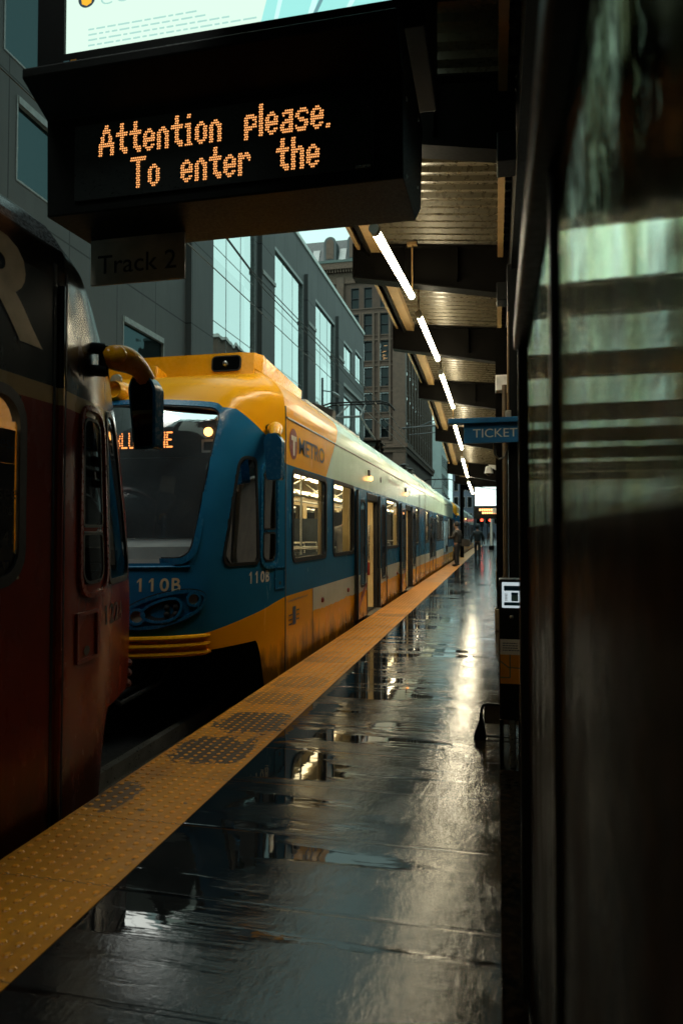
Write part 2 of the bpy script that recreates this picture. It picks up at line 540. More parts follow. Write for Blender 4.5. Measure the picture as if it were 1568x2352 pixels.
def facade(name, c, pw, ph, oy, oz, rough=.75):
    """stone panels with joints; object Y along the wall, Z up"""
    t = NT(name)
    X, Y, Z = t.xyz()
    n1 = t.noise(.25, 5); n2 = t.noise(8, 5); n3 = t.noise(1.5, 5, (1, 2.5, .25))
    col = t.mix(t.ramp(n1, .3, .7), tuple(x * .85 for x in c), tuple(x * 1.12 for x in c))
    col = t.mix(t.m('MULTIPLY', t.ramp(n3, .52, .72), .35), col, tuple(x * .6 for x in c))
    cy = t.m('FLOOR', t.m('DIVIDE', t.m('ADD', Y, oy), pw)); cz = t.m('FLOOR', t.m('DIVIDE', t.m('ADD', Z, oz), ph))
    wn = t.n('ShaderNodeTexWhiteNoise', {0: t.n('ShaderNodeCombineXYZ', {0: cy, 1: cz}).outputs[0]})
    col = t.mix(t.ramp(wn.outputs[0], 0, 1, 0, .22), col, tuple(x * .7 for x in c))
    fy = t.m('FRACT', t.m('DIVIDE', t.m('ADD', Y, oy), pw)); fz = t.m('FRACT', t.m('DIVIDE', t.m('ADD', Z, oz), ph))
    j = t.m('MAXIMUM', t.m('LESS_THAN', fy, .045 / pw), t.m('LESS_THAN', fz, .06 / ph))
    col = t.mix(t.m('MULTIPLY', j, .85), col, tuple(x * .12 for x in c))
    return t.done(t.bsdf(col, rough, 0, n2, .2, .02))
M['grey_stone'] = facade('grey stone panels', (.112, .112, .110), 3.05, 3.9, 1.0, .6)
M['grey_trim'] = plain('grey trim', (.33, .33, .31), .7, 0, .12, 2)
M['pale_trim'] = plain('pale coping', (.62, .66, .62), .6, 0, .1, 2)
M['frame_grey'] = plain('grey window frame', (.30, .32, .31), .5)

def mirror_glass(name, tint, refl, wave=.25, sc=.35, gc=(.9, .98, .97)):
    t = NT(name)
    n1 = t.noise(sc, 2.0)
    fr = t.n('ShaderNodeFresnel', {0: 1.6})
    b = t.n('ShaderNodeBump', {'Height': n1, 'Strength': wave, 'Distance': .12})
    gl = t.n('ShaderNodeBsdfGlossy', {'Color': (*gc, 1), 'Roughness': .01})
    t.t.links.new(b.outputs[0], gl.inputs['Normal'])
    X, Y, Z = t.xyz()
    wn = t.n('ShaderNodeTexWhiteNoise', {0: t.n('ShaderNodeCombineXYZ', {0: t.m('FLOOR', t.m('DIVIDE', Y, 2.33)), 1: t.m('FLOOR', t.m('DIVIDE', Z, 3.9)), 2: t.m('FLOOR', t.m('DIVIDE', X, 2.1))}).outputs[0]})
    t.set(gl.inputs['Color'], t.mix(t.ramp(wn.outputs[0], 0, 1, 0, .3), gc, tuple(q * .6 for q in gc)))
    df = t.n('ShaderNodeBsdfDiffuse', {0: (*tint, 1)})
    mx = t.n('ShaderNodeMixShader', {0: t.m('MAXIMUM', fr.outputs[0], refl)})
    t.t.links.new(df.outputs[0], mx.inputs[1]); t.t.links.new(gl.outputs[0], mx.inputs[2])
    return t.done(mx.outputs[0])
M['sky_glass'] = mirror_glass('coated window glass', (.02, .03, .03), .80, .12)
M['dark_refl_glass'] = mirror_glass('window glass with dark reflection tint', (.010, .018, .02), .22, .2, .35, (.16, .25, .27))  # dark reflections from across the street put into the glass colour
M['old_glass'] = mirror_glass('old dark glass', (.006, .008, .008), .02, .3, .35, (.45, .5, .5))
M['brown_stone'] = plain('dark brown sandstone', (.055, .032, .020), .8, 0, .25, 1.2, .3, .03)
M['brown_carved'] = plain('carved brown stone', (.085, .052, .033), .8, 0, .45, 5, .5, .06)
M['brown_trim'] = plain('brown stone trim', (.080, .050, .032), .75, 0, .2, 2)
M['slate'] = plain('slate roof', (.045, .055, .055), .6, 0, .25, 3, .3, .02, (1, 1, .2))
M['copper_green'] = plain('oxidised gutter', (.05, .08, .07), .6)
M['pale_tower'] = plain('pale tower stone', (.34, .42, .41), .7, 0, .1, .5)
M['far_blue'] = plain('distant grey wall', (.09, .12, .16), .8, 0, .2, .4)
M['dark_brick'] = plain('dark brick wall', (.045, .034, .026), .85, 0, .3, 1.5, .3, .02)
M['road'] = plain('wet asphalt', (.03, .03, .032), .2, 0, .3, 3, .3, .01)
M['ballast'] = plain('dark track concrete', (.022, .022, .022), .55, 0, .4, 9, .4, .02)

def deck_mat():
    t = NT('galvanised roof deck tan')
    n1 = t.noise(1.1, 4); n2 = t.noise(22, 5)
    c = t.mix(t.ramp(n1, .3, .7), (.046, .038, .022), (.070, .058, .033))
    c = t.mix(t.m('MULTIPLY', t.ramp(n2, .62, .74), .35), c, (.05, .03, .012))
    return t.done(t.bsdf(c, t.ramp(n2, .3, .7, .24, .34), .30, n2, .06, .003))
M['deck'] = deck_mat()
M['tan_steel'] = plain('tan painted steel', (.17, .105, .04), .45, 0, .2, 3)

def shelter_glass():
    t = NT('rain streaked shelter glass')
    X, Y, Z = t.xyz()
    st = t.noise(3.2, 5, (1, 2.2, .22), .6)
    st2 = t.noise(14.0, 4, (1, 2.0, .35), .6)
    fr = t.n('ShaderNodeFresnel', {0: 1.5})
    b = t.n('ShaderNodeBump', {'Height': t.m('ADD', st, t.m('MULTIPLY', st2, .4)), 'Strength': .5, 'Distance': .03})
    gl = t.n('ShaderNodeBsdfGlossy', {'Color': (1, .96, .88, 1), 'Roughness': .09})
    t.t.links.new(b.outputs[0], gl.inputs['Normal'])
    tint = t.mix(t.ramp(st, .35, .7), (.84, .90, .66), (1, 1, 1))
    tint = t.mix(t.m('MULTIPLY', t.ramp(st2, .56, .72), .5), tint, (.66, .58, .38))
    st3 = t.noise(5.0, 5, (1, 1.3, .4), .65)
    tint = t.mix(t.m('MULTIPLY', t.ramp(st3, .53, .62), .75), tint, (.42, .38, .22))
    tr = t.n('ShaderNodeBsdfRefraction', {0: tint, 1: .02, 2: 1.04})
    b2 = t.n('ShaderNodeBump', {'Height': st, 'Strength': .25, 'Distance': .02})
    t.t.links.new(b2.outputs[0], tr.inputs['Normal'])
    tl = t.n('ShaderNodeBsdfTranslucent', {0: (.75, .70, .50, 1)})
    m1 = t.n('ShaderNodeMixShader', {0: t.ramp(st, .45, .75, .0, .05)})
    t.t.links.new(tr.outputs[0], m1.inputs[1]); t.t.links.new(tl.outputs[0], m1.inputs[2])
    mx = t.n('ShaderNodeMixShader', {0: t.m('MULTIPLY', fr.outputs[0], .08)})
    t.t.links.new(m1.outputs[0], mx.inputs[1]); t.t.links.new(gl.outputs[0], mx.inputs[2])
    return t.done(mx.outputs[0])
M['shelter_glass'] = shelter_glass()

def wet_granite():
    t = NT('wet speckled dark stone')
    n1 = t.noise(26, 4); n2 = t.noise(5, 5, (1, 1, .4))
    c = t.mix(t.ramp(n1, .45, .62), (.002, .0016, .0012), (.015, .0095, .005))
    c = t.mix(t.m('MULTIPLY', t.ramp(n2, .45, .7), .6), c, (.022, .009, .003))
    return t.done(t.bsdf(c, t.ramp(n2, .3, .7, .20, .42), 0, n1, .3, .006, IOR=1.02))
M['granite'] = wet_granite()
# ------------------------------------------------------------------ tram nose surface
XR, XL = -2.2, -4.85
HALF = 1.325
_PL = [(0, 0), (.22, .035), (.5, .075), (.8, .155), (1.08, .25), (1.26, .33), (1.40, .45), (1.52, .62), (1.62, .85), (1.685, 1.08), (1.70, 1.325)]
def _cr(p0, p1, p2, p3, t):
    return tuple(.5 * (2 * p1[i] + (p2[i] - p0[i]) * t + (2 * p0[i] - 5 * p1[i] + 4 * p2[i] - p3[i]) * t * t + (3 * p1[i] - p0[i] - 3 * p2[i] + p3[i]) * t ** 3) for i in (0, 1))
_SM = []
_E = [(-.2, -.02)] + _PL + [(1.685, 1.57)]
for _k in range(1, len(_E) - 2):
    for _q in range(6):
        _SM.append(_cr(_E[_k - 1], _E[_k], _E[_k + 1], _E[_k + 2], _q / 6))
_SM.append(_PL[-1])
_AC = [0.0]
for _k in range(1, len(_SM)):
    _AC.append(_AC[-1] + sqrt((_SM[_k][0] - _SM[_k - 1][0]) ** 2 + (_SM[_k][1] - _SM[_k - 1][1]) ** 2))
AH = _AC[-1]
AT = 2 * AH
def lerp_tab(tab, x):
    if x <= tab[0][0]: return tab[0][1]
    for i in range(1, len(tab)):
        if x <= tab[i][0]:
            x0, y0 = tab[i - 1]; x1, y1 = tab[i]
            return y0 + (y1 - y0) * (x - x0) / (x1 - x0)
    return tab[-1][1]
_TS = [(_AC[i], _SM[i][0]) for i in range(len(_SM))]
_TE = [(_AC[i], _SM[i][1]) for i in range(len(_SM))]
_SA = [(_SM[i][0], _AC[i]) for i in range(len(_SM))]
_LT = [(.2, .955), (.4, .985), (.6, 1.0), (.95, 1.0), (1.22, .985), (1.6, .94), (2.0, .87), (2.4, .77), (2.6, .69), (2.75, .61), (2.88, .52), (2.98, .40), (3.06, .24), (3.12, .09), (3.16, .0), (3.28, .0)]
_IT = [(2.6, 0), (2.78, .004), (2.88, .02), (2.96, .06), (3.05, .13), (3.15, .26), (3.22, .37), (3.28, .48)]
def nose_pt(a, z, ys, d):
    left = a > AH
    b = AT - a if left else a
    s = lerp_tab(_TS, b); e = lerp_tab(_TE, b)
    s *= lerp_tab(_LT, z)
    ins = lerp_tab(_IT, z)
    e = ins + e * (HALF - ins) / HALF
    x = XL + e if left else XR - e
    return (x, ys - d * s, z)
def a_of(s, z):
    """arc position of the point that lies s in front of the seam at height z (near side)"""
    return lerp_tab(_SA, s / max(.05, lerp_tab(_LT, z)))
def nose_bottom(a):
    b = AT - a if a > AH else a
    s = lerp_tab(_TS, b)
    t = min(1, max(0, (s - .42) / .22))
    t = t * t * (3 - 2 * t)
    return -.28 + t * .64

# ------------------------------------------------------------------ ground
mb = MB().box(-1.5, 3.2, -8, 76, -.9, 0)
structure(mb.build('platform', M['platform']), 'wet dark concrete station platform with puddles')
mb = MB().box(-2.10, -1.5, -8, 76, -.35, .004)
# truncated domes over the part of the strip one can make out
for iy in range(int((20 + .3) / .061)):
    y = -.3 + iy * .061
    for ix in range(9):
        x = -2.065 + ix * .0655
        n = 8 if y < 9 else 5
        r0, r1, h = .017, .010, .0055
        b = [(x + r0 * cos(2 * pi * k / n), y + r0 * sin(2 * pi * k / n), .004) for k in range(n)]
        tp = [(x + r1 * cos(2 * pi * k / n), y + r1 * sin(2 * pi * k / n), .004 + h) for k in range(n)]
        mb.add(b + tp, [(k, (k + 1) % n, n + (k + 1) % n, n + k) for k in range(n)] + [tuple(n + k for k in range(n))])
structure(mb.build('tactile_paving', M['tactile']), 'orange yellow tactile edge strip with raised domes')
mb = MB().box(-13, -2.10, -30, 78, -1.0, -.42)
structure(mb.build('track_bed', M['ballast']))
mb = MB()
for x in (-2.80, -4.24):
    mb.box(x - .035, x + .035, -30, 78, -.42, -.30)
structure(mb.build('track', M['rail']))
mb = MB().box(-60, 60, -60, 400, -1.4, -1.0)
structure(mb.build('road', M['road']))
mb = MB().box(-16, 40, 76, 260, -.999, -.12)
structure(mb.build('street', M['road']))

# ------------------------------------------------------------------ walls with openings
def wall_holes(mb, x, y0, y1, z0, z1, holes, flip=False):
    ys = sorted({y0, y1, *[h[0] for h in holes], *[h[1] for h in holes]})
    zs = sorted({z0, z1, *[h[2] for h in holes], *[h[3] for h in holes]})
    ys = [y for y in ys if y0 <= y <= y1]; zs = [z for z in zs if z0 <= z <= z1]
    for i in range(len(ys) - 1):
        for j in range(len(zs) - 1):
            cy, cz = (ys[i] + ys[i + 1]) / 2, (zs[j] + zs[j + 1]) / 2
            if any(h[0] < cy < h[1] and h[2] < cz < h[3] for h in holes): continue
            q = [(x, ys[i], zs[j]), (x, ys[i + 1], zs[j]), (x, ys[i + 1], zs[j + 1]), (x, ys[i], zs[j + 1])]
            mb.quad(*(reversed(q) if flip else q))
    return mb

# ------------------------------------------------------------------ trams
def nose_fn(ys, d):
    def P(a, z, h=0.0):
        p = Vector(nose_pt(a, z, ys, d))
        if h:
            e = .012
            da = Vector(nose_pt(min(AT, a + e), z, ys, d)) - Vector(nose_pt(max(0, a - e), z, ys, d))
            dz = Vector(nose_pt(a, z + e, ys, d)) - Vector(nose_pt(a, z - e, ys, d))
            n = da.cross(dz) * (-d)
            if n.length > 1e-9: p = p + n.normalized() * h
        return p
    return P

def patch_rows(mb, outline, fn, nu=10, nv=14, h=0.0):
    zs = [q[1] for q in outline]
    z0, z1 = min(zs), max(zs)
    n = len(outline)
    def ext(z):
        xs = []
        for i in range(n):
            (a0, b0), (a1, b1) = outline[i], outline[(i + 1) % n]
            if (b0 - z) * (b1 - z) <= 0 and abs(b1 - b0) > 1e-9:
                xs.append(a0 + (a1 - a0) * (z - b0) / (b1 - b0))
        return (min(xs), max(xs)) if xs else (outline[0][0], outline[0][0])
    def f(u, v):
        z = z0 + (z1 - z0) * min(.9999, max(.0001, v))
        l, r = ext(z)
        return fn(l + (r - l) * u, z, h)
    return mb.grid(f, nu, nv)

def circle(cu, cv, ru, rv=None, n=20):
    rv = rv or ru
    return [(cu + ru * cos(2 * pi * k / n), cv + rv * sin(2 * pi * k / n)) for k in range(n)]

def smooth_poly(corners, r, n=5):
    """rounds the corners of a convex outline"""
    out = []
    m = len(corners)
    for i in range(m):
        p0, p1, p2 = Vector(corners[i - 1]), Vector(corners[i]), Vector(corners[(i + 1) % m])
        rr = r[i] if isinstance(r, (list, tuple)) else r
        a = p1 + (p0 - p1).normalized() * rr; b = p1 + (p2 - p1).normalized() * rr
        for k in range(n + 1):
            t = k / n
            q = a * (1 - t) ** 2 + p1 * 2 * t * (1 - t) + b * t * t
            out.append((q.x, q.y))
    return out

WIND = smooth_poly([(1.50, 1.19), (AT - 1.50, 1.19), (AT - 1.36, 2.60), (2.44, 2.64), (1.36, 2.60)], [.14, .14, .14, .8, .14])
def side_outline(s0t, s0b, s1t, s1b, z0, z1, r):
    """outline on the near flank from distances in front of the seam (top / bottom)"""
    return smooth_poly([(a_of(s0b, z0), z0), (a_of(s1b, z0), z0), (a_of(s1t, z1), z1), (a_of(s0t, z1), z1)], r)
QUART = side_outline(.60, .60, .80, 1.09, 1.13, 2.14, [.06, .10, .10, .06])
PANE_T = side_outline(.24, .24, .45, .48, 1.46, 2.06, [.02, .02, .08, .08])
PANE_B = side_outline(.24, .24, .48, .50, 1.14, 1.41, [.09, .09, .02, .02])
PANE_ALL = side_outline(.20, .20, .49, .54, 1.08, 2.11, [.13, .13, .12, .12])

def flip_a(poly): return [(AT - a, z) for a, z in reversed(poly)]

def build_nose(root, ys, d, paint, ring_mat, glass_m, full=True):
    P = nose_fn(ys, d)
    g = .016 if full else .0
    holes = [grow(WIND, g * 1.6), grow(QUART, g), grow(PANE_T, g * .5), grow(PANE_B, g * .5), flip_a(grow(QUART, g)), flip_a(PANE_ALL)]
    nu, nv = (150, 96) if full else (60, 40)
    mb = MB()
    def f(u, v):
        a = u * AT
        zb = nose_bottom(a)
        return nose_pt(a, zb + v * (3.28 - zb), ys, d)
    def skip(u, v):
        a = u * AT
        zb = nose_bottom(a)
        z = zb + v * (3.28 - zb)
        return any(inside(h, a, z) for h in holes)
    mb.grid(f, nu, nv, skip)
    shell = mb.build('cab_shell', paint, root, smooth='all')
    # windscreen
    fr = MB().ring(WIND, grow(WIND, .055), P, .018, -.01).build('windscreen_frame', ring_mat, root, smooth=True)
    MB().ring(grow(WIND, -.012), grow(WIND, .004), P, .010, -.01).build('windscreen_seal', M['rubber'], fr, smooth=True)
    patch_rows(MB(), WIND, P, 24, 16, .002).build('windscreen', M['windscreen'], root, smooth='all')
    for po in ((QUART, flip_a(QUART)) if full else (QUART,)):
        f2 = MB().ring(grow(po, -.005), grow(po, .028), P, .012, -.01).build('cab_quarter_window', M['rubber'], root, smooth=True)
        patch_rows(MB(), po, P, 6, 12, .002).build('pane', M['dark_glass'], f2, smooth='all')
    rim = MB().ring(PANE_ALL, grow(PANE_ALL, .03), P, .016, -.005).build('cab_side_window', ring_mat, root, smooth=True)
    for po in (PANE_T, PANE_B):
        MB().ring(grow(po, -.004), grow(po, .012), P, .006, -.01).build('seal', M['rubber'], rim, smooth=True)
        patch_rows(MB(), po, P, 5, 10, .001).build('pane', M['dark_glass'], rim, smooth='all')
    patch_rows(MB(), flip_a(PANE_ALL), P, 5, 10, .001).build('cab_far_window', M['dark_glass'], root, smooth='all')
    # dashboard inside the windscreen, bulkhead behind the cab
    mb = MB()
    da = [1.45 + (AT - 2.9) * k / 24 for k in range(25)]
    top = [P(a, 1.30, -.05) for a in da]
    low = [P(a, 1.15, -.05) for a in da]
    mb.add(top + low, [(k, k + 1, 25 + k + 1, 25 + k) for k in range(24)])
    back = [Vector((p.x, ys - d * .35, 1.36)) for p in top]
    mb.add(top + back, [(k, k + 1, 25 + k + 1, 25 + k) for k in range(24)])
    mb.build('dashboard', M['dash'], root, smooth=True)
    yb = ys - d * .04
    mb = MB().box(XL + .05, XR - .05, min(yb, yb + d * .03), max(yb, yb + d * .03), .05, 2.9)
    mb.build('cab_bulkhead', M['cab_dark'], root)
    # underside of the nose opening: dark coupler bay
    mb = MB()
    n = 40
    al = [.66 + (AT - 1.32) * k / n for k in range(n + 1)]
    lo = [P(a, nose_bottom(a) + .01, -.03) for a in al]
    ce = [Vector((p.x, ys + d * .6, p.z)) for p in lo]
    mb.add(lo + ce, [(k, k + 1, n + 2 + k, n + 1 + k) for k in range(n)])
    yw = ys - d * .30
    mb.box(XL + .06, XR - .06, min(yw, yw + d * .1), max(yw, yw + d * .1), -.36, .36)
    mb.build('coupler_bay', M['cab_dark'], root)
    # bumper with three ribs
    mb = MB()
    for z, r in ((.495, .024), (.425, .026), (.352, .028)):
        mb.tube([P(1.31 + (AT - 2.62) * k / 40, z, .012) for k in range(41)], [r * .4] + [r] * 39 + [r * .4], 8)
    mb.build('bumper', M['yellow_paint'] if paint == M['livery'] else M['red_bumper'], root, smooth=True)
    return P

M['red_paint'] = plain('dark red paint', (.21, .024, .009), .3)
M['big_letter'] = plain('cream big letter', (.52, .40, .20), .4)
M['red_bumper'] = plain('dark red bumper', (.10, .012, .006), .4)

BODY_PROF = [(0, 2.72), (.004, 2.78), (.02, 2.88), (.06, 2.96), (.13, 3.05), (.26, 3.15), (.37, 3.22), (.48, 3.28), (.60, 3.29)]
def build_body(root, y0, y1, holes, paint, breaks=()):
    mb = MB()
    wall_holes(mb, XR, y0, y1, -.30, 2.72, holes)
    band = [(y0 + 1.5, y1 - 1.5, 1.12, 2.1)]
    wall_holes(mb, XL, y0, y1, -.30, 2.72, band, True)
    n = max(1, int((y1 - y0) / 2))
    pr = [(XR - e, z) for e, z in BODY_PROF] + [(XL + e, z) for e, z in reversed(BODY_PROF)]
    for k in range(n):
        a, b = y0 + (y1 - y0) * k / n, y0 + (y1 - y0) * (k + 1) / n
        for i in range(len(pr) - 1):
            mb.quad((pr[i][0], a, pr[i][1]), (pr[i][0], b, pr[i][1]), (pr[i + 1][0], b, pr[i + 1][1]), (pr[i + 1][0], a, pr[i + 1][1]))
    o = mb.build('body', paint, root)
    MB().quad((XL, y0 + 1.5, 1.12), (XL, y1 - 1.5, 1.12), (XL, y1 - 1.5, 2.1), (XL, y0 + 1.5, 2.1)).build('far_window_band', M['dark_glass'], root)
    return o

def side_fn(off=0.0):
    return lambda y, z, h=0.0: (XR + off + h, y, z)

def side_window(root, y0, y1, z0, z1, r=.08, off=0.0, pane='tram_glass'):
    F = side_fn(off)
    ol = rrect(y0 + .015, y1 - .015, z0 + .015, z1 - .015, r)
    f = MB().ring(ol, rrect(y0 - .035, y1 + .035, z0 - .035, z1 + .035, r + .04), F, .010, -.035).build('window', M['rubber'], root, smooth=True)
    MB().flat(rrect(y0 - .01, y1 + .01, z0 - .01, z1 + .01, r), lambda y, z: (XR + off - .004, y, z)).build('pane', M[pane], f)
    return f

def door_leaf(root, y0, y1, off, swoosh, name='door'):
    """one leaf: livery panel with a tall slim window"""
    wy0, wy1 = y0 + .20, y1 - .17
    z0, z1 = .03, 2.10
    mb = MB()
    x = XR + off
    hz = (wy0, wy1, .55, 1.93)
    wall_holes(mb, x, y0, y1, z0, z1, [hz])
    mb.quad((x - .035, y0, z0), (x - .035, y0, z1), (x, y0, z1), (x, y0, z0))
    mb.quad((x, y1, z0), (x, y1, z1), (x - .035, y1, z1), (x - .035, y1, z0))
    lf = mb.build(name, M['livery'], root)
    F = side_fn(off)
    ol = rrect(wy0 + .01, wy1 - .01, .56, 1.92, .07)
    MB().ring(ol, rrect(wy0 - .03, wy1 + .03, .52, 1.96, .1), F, .006, -.03).build('window_frame', M['rubber'], lf, smooth=True)
    MB().flat(rrect(wy0, wy1, .55, 1.93, .07), lambda y, z: (x - .004, y, z)).build('pane', M['dark_glass'], lf)
    mb = MB()
    mb.box(x - .03, x + .008, y0 - .03, y0 + .018, z0, z1)
    mb.box(x - .03, x + .008, y1 - .018, y1 + .03, z0, z1)
    mb.build('edge_seal', M['rubber'], lf)
    if swoosh:
        mb = MB()
        lo, hi = [], []
        for k in range(13):
            t = k / 12
            y = y0 + .03 + (y1 - y0 - .05) * t
            z = .10 + .42 * t ** .75
            wd = .10 * (1 - t) + .07
            lo.append((x + .003, y, z)); hi.append((x + .003, y, z + wd))
        mb.add(lo + hi, [(k, k + 1, 14 + k, 13 + k) for k in range(12)])
        mb.build('red_swoosh', M['swoosh'], lf)
    return lf

M['swoosh'] = plain('dark red swoosh', (.22, .022, .012), .35)
M['door_seal'] = M['rubber']

def roof_box(root, name, x0, x1, y0, y1, z0, z1, m):
    return MB().box(x0, x1, y0, y1, z0, z1).build(name, m, root, bevel=.04)

def pantograph(root, y, zr, zh):
    xc = (XR + XL) / 2
    mb = MB()
    for sx in (-.5, .5):
        mb.tube([(xc + sx, y + .3, zr), (xc + sx * .6, y - 1.0, zr + (zh - zr) * .48)], .028, 6)
        mb.tube([(xc + sx * .6, y - 1.0, zr + (zh - zr) * .48), (xc + sx * .45, y + .1, zh - .06)], .022, 6)
    mb.tube([(xc - .5, y + .3, zr), (xc + .5, y + .3, zr)], .035, 6)
    mb.tube([(xc - .32, y - 1.0, zr + (zh - zr) * .48), (xc + .32, y - 1.0, zr + (zh - zr) * .48)], .03, 6)
    p = mb.build('pantograph', M['insul'], root, smooth=True)
    mb = MB()
    for dy in (-.16, .16):
        mb.tube([(xc - .98, y + dy + .1, zh - .20), (xc - .86, y + dy + .1, zh - .06), (xc - .66, y + dy + .1, zh), (xc + .66, y + dy + .1, zh), (xc + .86, y + dy + .1, zh - .06), (xc + .98, y + dy + .1, zh - .20)], .024, 6)
    for sx in (-.5, .5): mb.tube([(xc + sx, y - .06, zh - .02), (xc + sx, y + .26, zh - .02)], .02, 6)
    mb.build('collector_head', M['black_metal'], p, smooth=True)
    mb = MB()
    for sx in (-.55, .55):
        for dy in (.1, .7): mb.lathe((xc + sx, y + dy, zr - .28), (0, 0, 1), [(0, .06), (.05, .09), (.1, .05), (.15, .09), (.2, .05), (.28, .05)], 10)
    mb.box(xc - .65, xc + .65, y, y + .8, zr - .02, zr + .04)
    mb.build('pantograph_base', M['dark_steel'], p)
    return p

def interior(root, y0, y1, detail=True):
    MB().box(XL + .06, XR - .06, y0, y1, -.02, .012).build('interior_floor', M['floor_in'], root)
    MB().box(XL + .06, XR - .07, y0, y1, 2.30, 2.34).build('interior_ceiling', M['ceil_in'], root)
    mb = MB().box(XL + .03, XL + .06, y0, y1, .0, 1.08)
    mb.box(XL + .03, XL + .06, y0, y1, 2.1, 2.3)
    k = y0 + .2
    while k < y1:
        mb.box(XL + .02, XL + .10, k, k + .35, 1.08, 2.1); k += 1.9
    mb.build('interior_lining', M['cream'], root)
    mb = MB()
    for x in (-2.95, -4.1):
        k = y0 + .4
        while k + 1.4 < y1:
            mb.box(x - .05, x + .05, k, k + 1.5, 2.262, 2.296); k += 1.75
    mb.build('ceiling_lamp', M['tram_lamp'], root)
    if not detail: return
    mb = MB()
    for x in (-2.75, -3.25):
        mb.tube([(x, y0 + .3, 1.95), (x, y1 - .3, 1.95)], .016, 6)
    k = y0 + .9
    while k < y1 - .5:
        mb.tube([(-2.75, k, .02), (-2.75, k, 2.28)], .017, 6)
        mb.tube([(-2.75, k, 1.95), (-3.25, k + .5, 2.27)], .014, 6)
        mb.tube([(-3.25, k, 1.95), (-2.75, k + .5, 2.27)], .014, 6)
        k += 1.55
    mb.build('handrail', M['white_rail'], root, smooth=True)

def seat_row(root, x, y, face=1):
    mb = MB()
    for dx in (0, .47):
        mb.hexa([(x + dx, y - .02, .42), (x + dx + .43, y - .02, .42), (x + dx + .43, y + .42, .42), (x + dx, y + .42, .42)],
                [(x + dx, y - .02, .50), (x + dx + .43, y - .02, .50), (x + dx + .43, y + .42, .50), (x + dx, y + .42, .50)])
        yb = y - .02 if face > 0 else y + .40
        mb.hexa([(x + dx + .01, yb - .06, .48), (x + dx + .42, yb - .06, .48), (x + dx + .42, yb, .48), (x + dx + .01, yb, .48)],
                [(x + dx + .03, yb - .10 * face, 1.12), (x + dx + .40, yb - .10 * face, 1.12), (x + dx + .40, yb - .10 * face + .06, 1.12), (x + dx + .03, yb - .10 * face + .06, 1.12)])
    mb.box(x + .1, x + .8, y + .1, y + .3, .01, .42)
    s = mb.build('seat', M['seat'], root, bevel=.025)
    mb = MB().tube([(x + .02, y - .08, 1.0), (x + .02, y - .10, 1.20), (x + .88, y - .10, 1.20), (x + .88, y - .08, 1.0)], .016, 6)
    mb.build('grab_handle', M['white_rail'], s, smooth=True)

def mirror(root, ys, d, cap):
    """wing mirror on a short curved arm"""
    yb = ys - d * .68
    P = nose_fn(ys, d)
    mb = MB()
    for z in (2.36, 2.49):
        mb.tube([P(a_of(.36, z), z, -.02), P(a_of(.40, z), z, .055)], .034, 10)
    mb.tube([P(a_of(.40, 2.42), 2.42, .05) + Vector((0, 0, k)) for k in (-.085, .085)], .030, 12)
    mb.build('mirror_bracket', M['black_metal'], root, smooth=True)
    p0 = P(a_of(.40, 2.43), 2.43, .055)
    p3 = Vector((-2.10, yb + d * .01, 2.355))
    c1 = p0 + Vector((.07, -d * .03, .025)); c2 = p3 + Vector((-.02, d * .07, .12))
    pts, rad = [], []
    for k in range(13):
        t = k / 12
        pts.append(p0 * (1 - t) ** 3 + c1 * 3 * t * (1 - t) ** 2 + c2 * 3 * t * t * (1 - t) + p3 * t ** 3)
        rad.append(.060 + .020 * sin(pi * min(1, t * 1.25)) - .002 * t)
    rad[0] = .045
    arm = MB().tube(pts, rad, 18).build('mirror_arm', cap, root, smooth=True)
    q = pts[4]
    MB().lathe(q + Vector((.03, -.075, 0)), (.35, -1, 0), [(0, .055), (.014, .050), (.024, .030), (.027, .001)], 20).build('pivot_cap', cap, arm, smooth=True)
    # head: a rounded shell tapering downwards, glass on the side that looks along the tram
    hx0, hx1 = -2.20, -2.015
    ol = smooth_poly([(hx0 + .02, 1.93), (hx1 - .02, 1.935), (hx1, 2.31), (hx1 - .05, 2.38), (hx0 + .03, 2.38), (hx0, 2.31)], .03, 3)
    mb = MB().prism(ol, lambda u, v, t: (u, yb + t + (2.38 - v) * .10, v), -.055, .055)
    hd = mb.build('mirror_head', M['blue_paint'], root, bevel=.02, smooth=True, seg=3)
    gy = .058 * d
    MB().prism(grow(ol, -.018), lambda u, v, t: (u, yb + t + (2.38 - v) * .10, v), min(gy, gy * 1.03), max(gy, gy * 1.03)).build('mirror_glass', M['mirror_dark'], hd)
    return hd
M['mirror_dark'] = mirror_glass('dark mirror', (.004, .004, .004), .25, .05)

def nose_text(root, P, body, a_left, z0, w, h, mat, sgn, bold=.02, slope=0.0):
    """writing on the nose: x of the text runs along the surface (sgn -1: towards smaller arc)"""
    mb = MB()
    put_number(mb, body, lambda x, y: P(a_left + sgn * x, z0 + y + slope * x, .004), w, h, bold)
    return mb.build('lettering', mat, root)

def side_text(root, body, y, z, w, h, mat, bold=.02, x=None, shear=0.0):
    mb = MB()
    put_text(mb, body, lambda u, v: ((XR + .004) if x is None else x, y + u + shear * v, z + v), w, h, bold)
    return mb.build('lettering', mat, root)

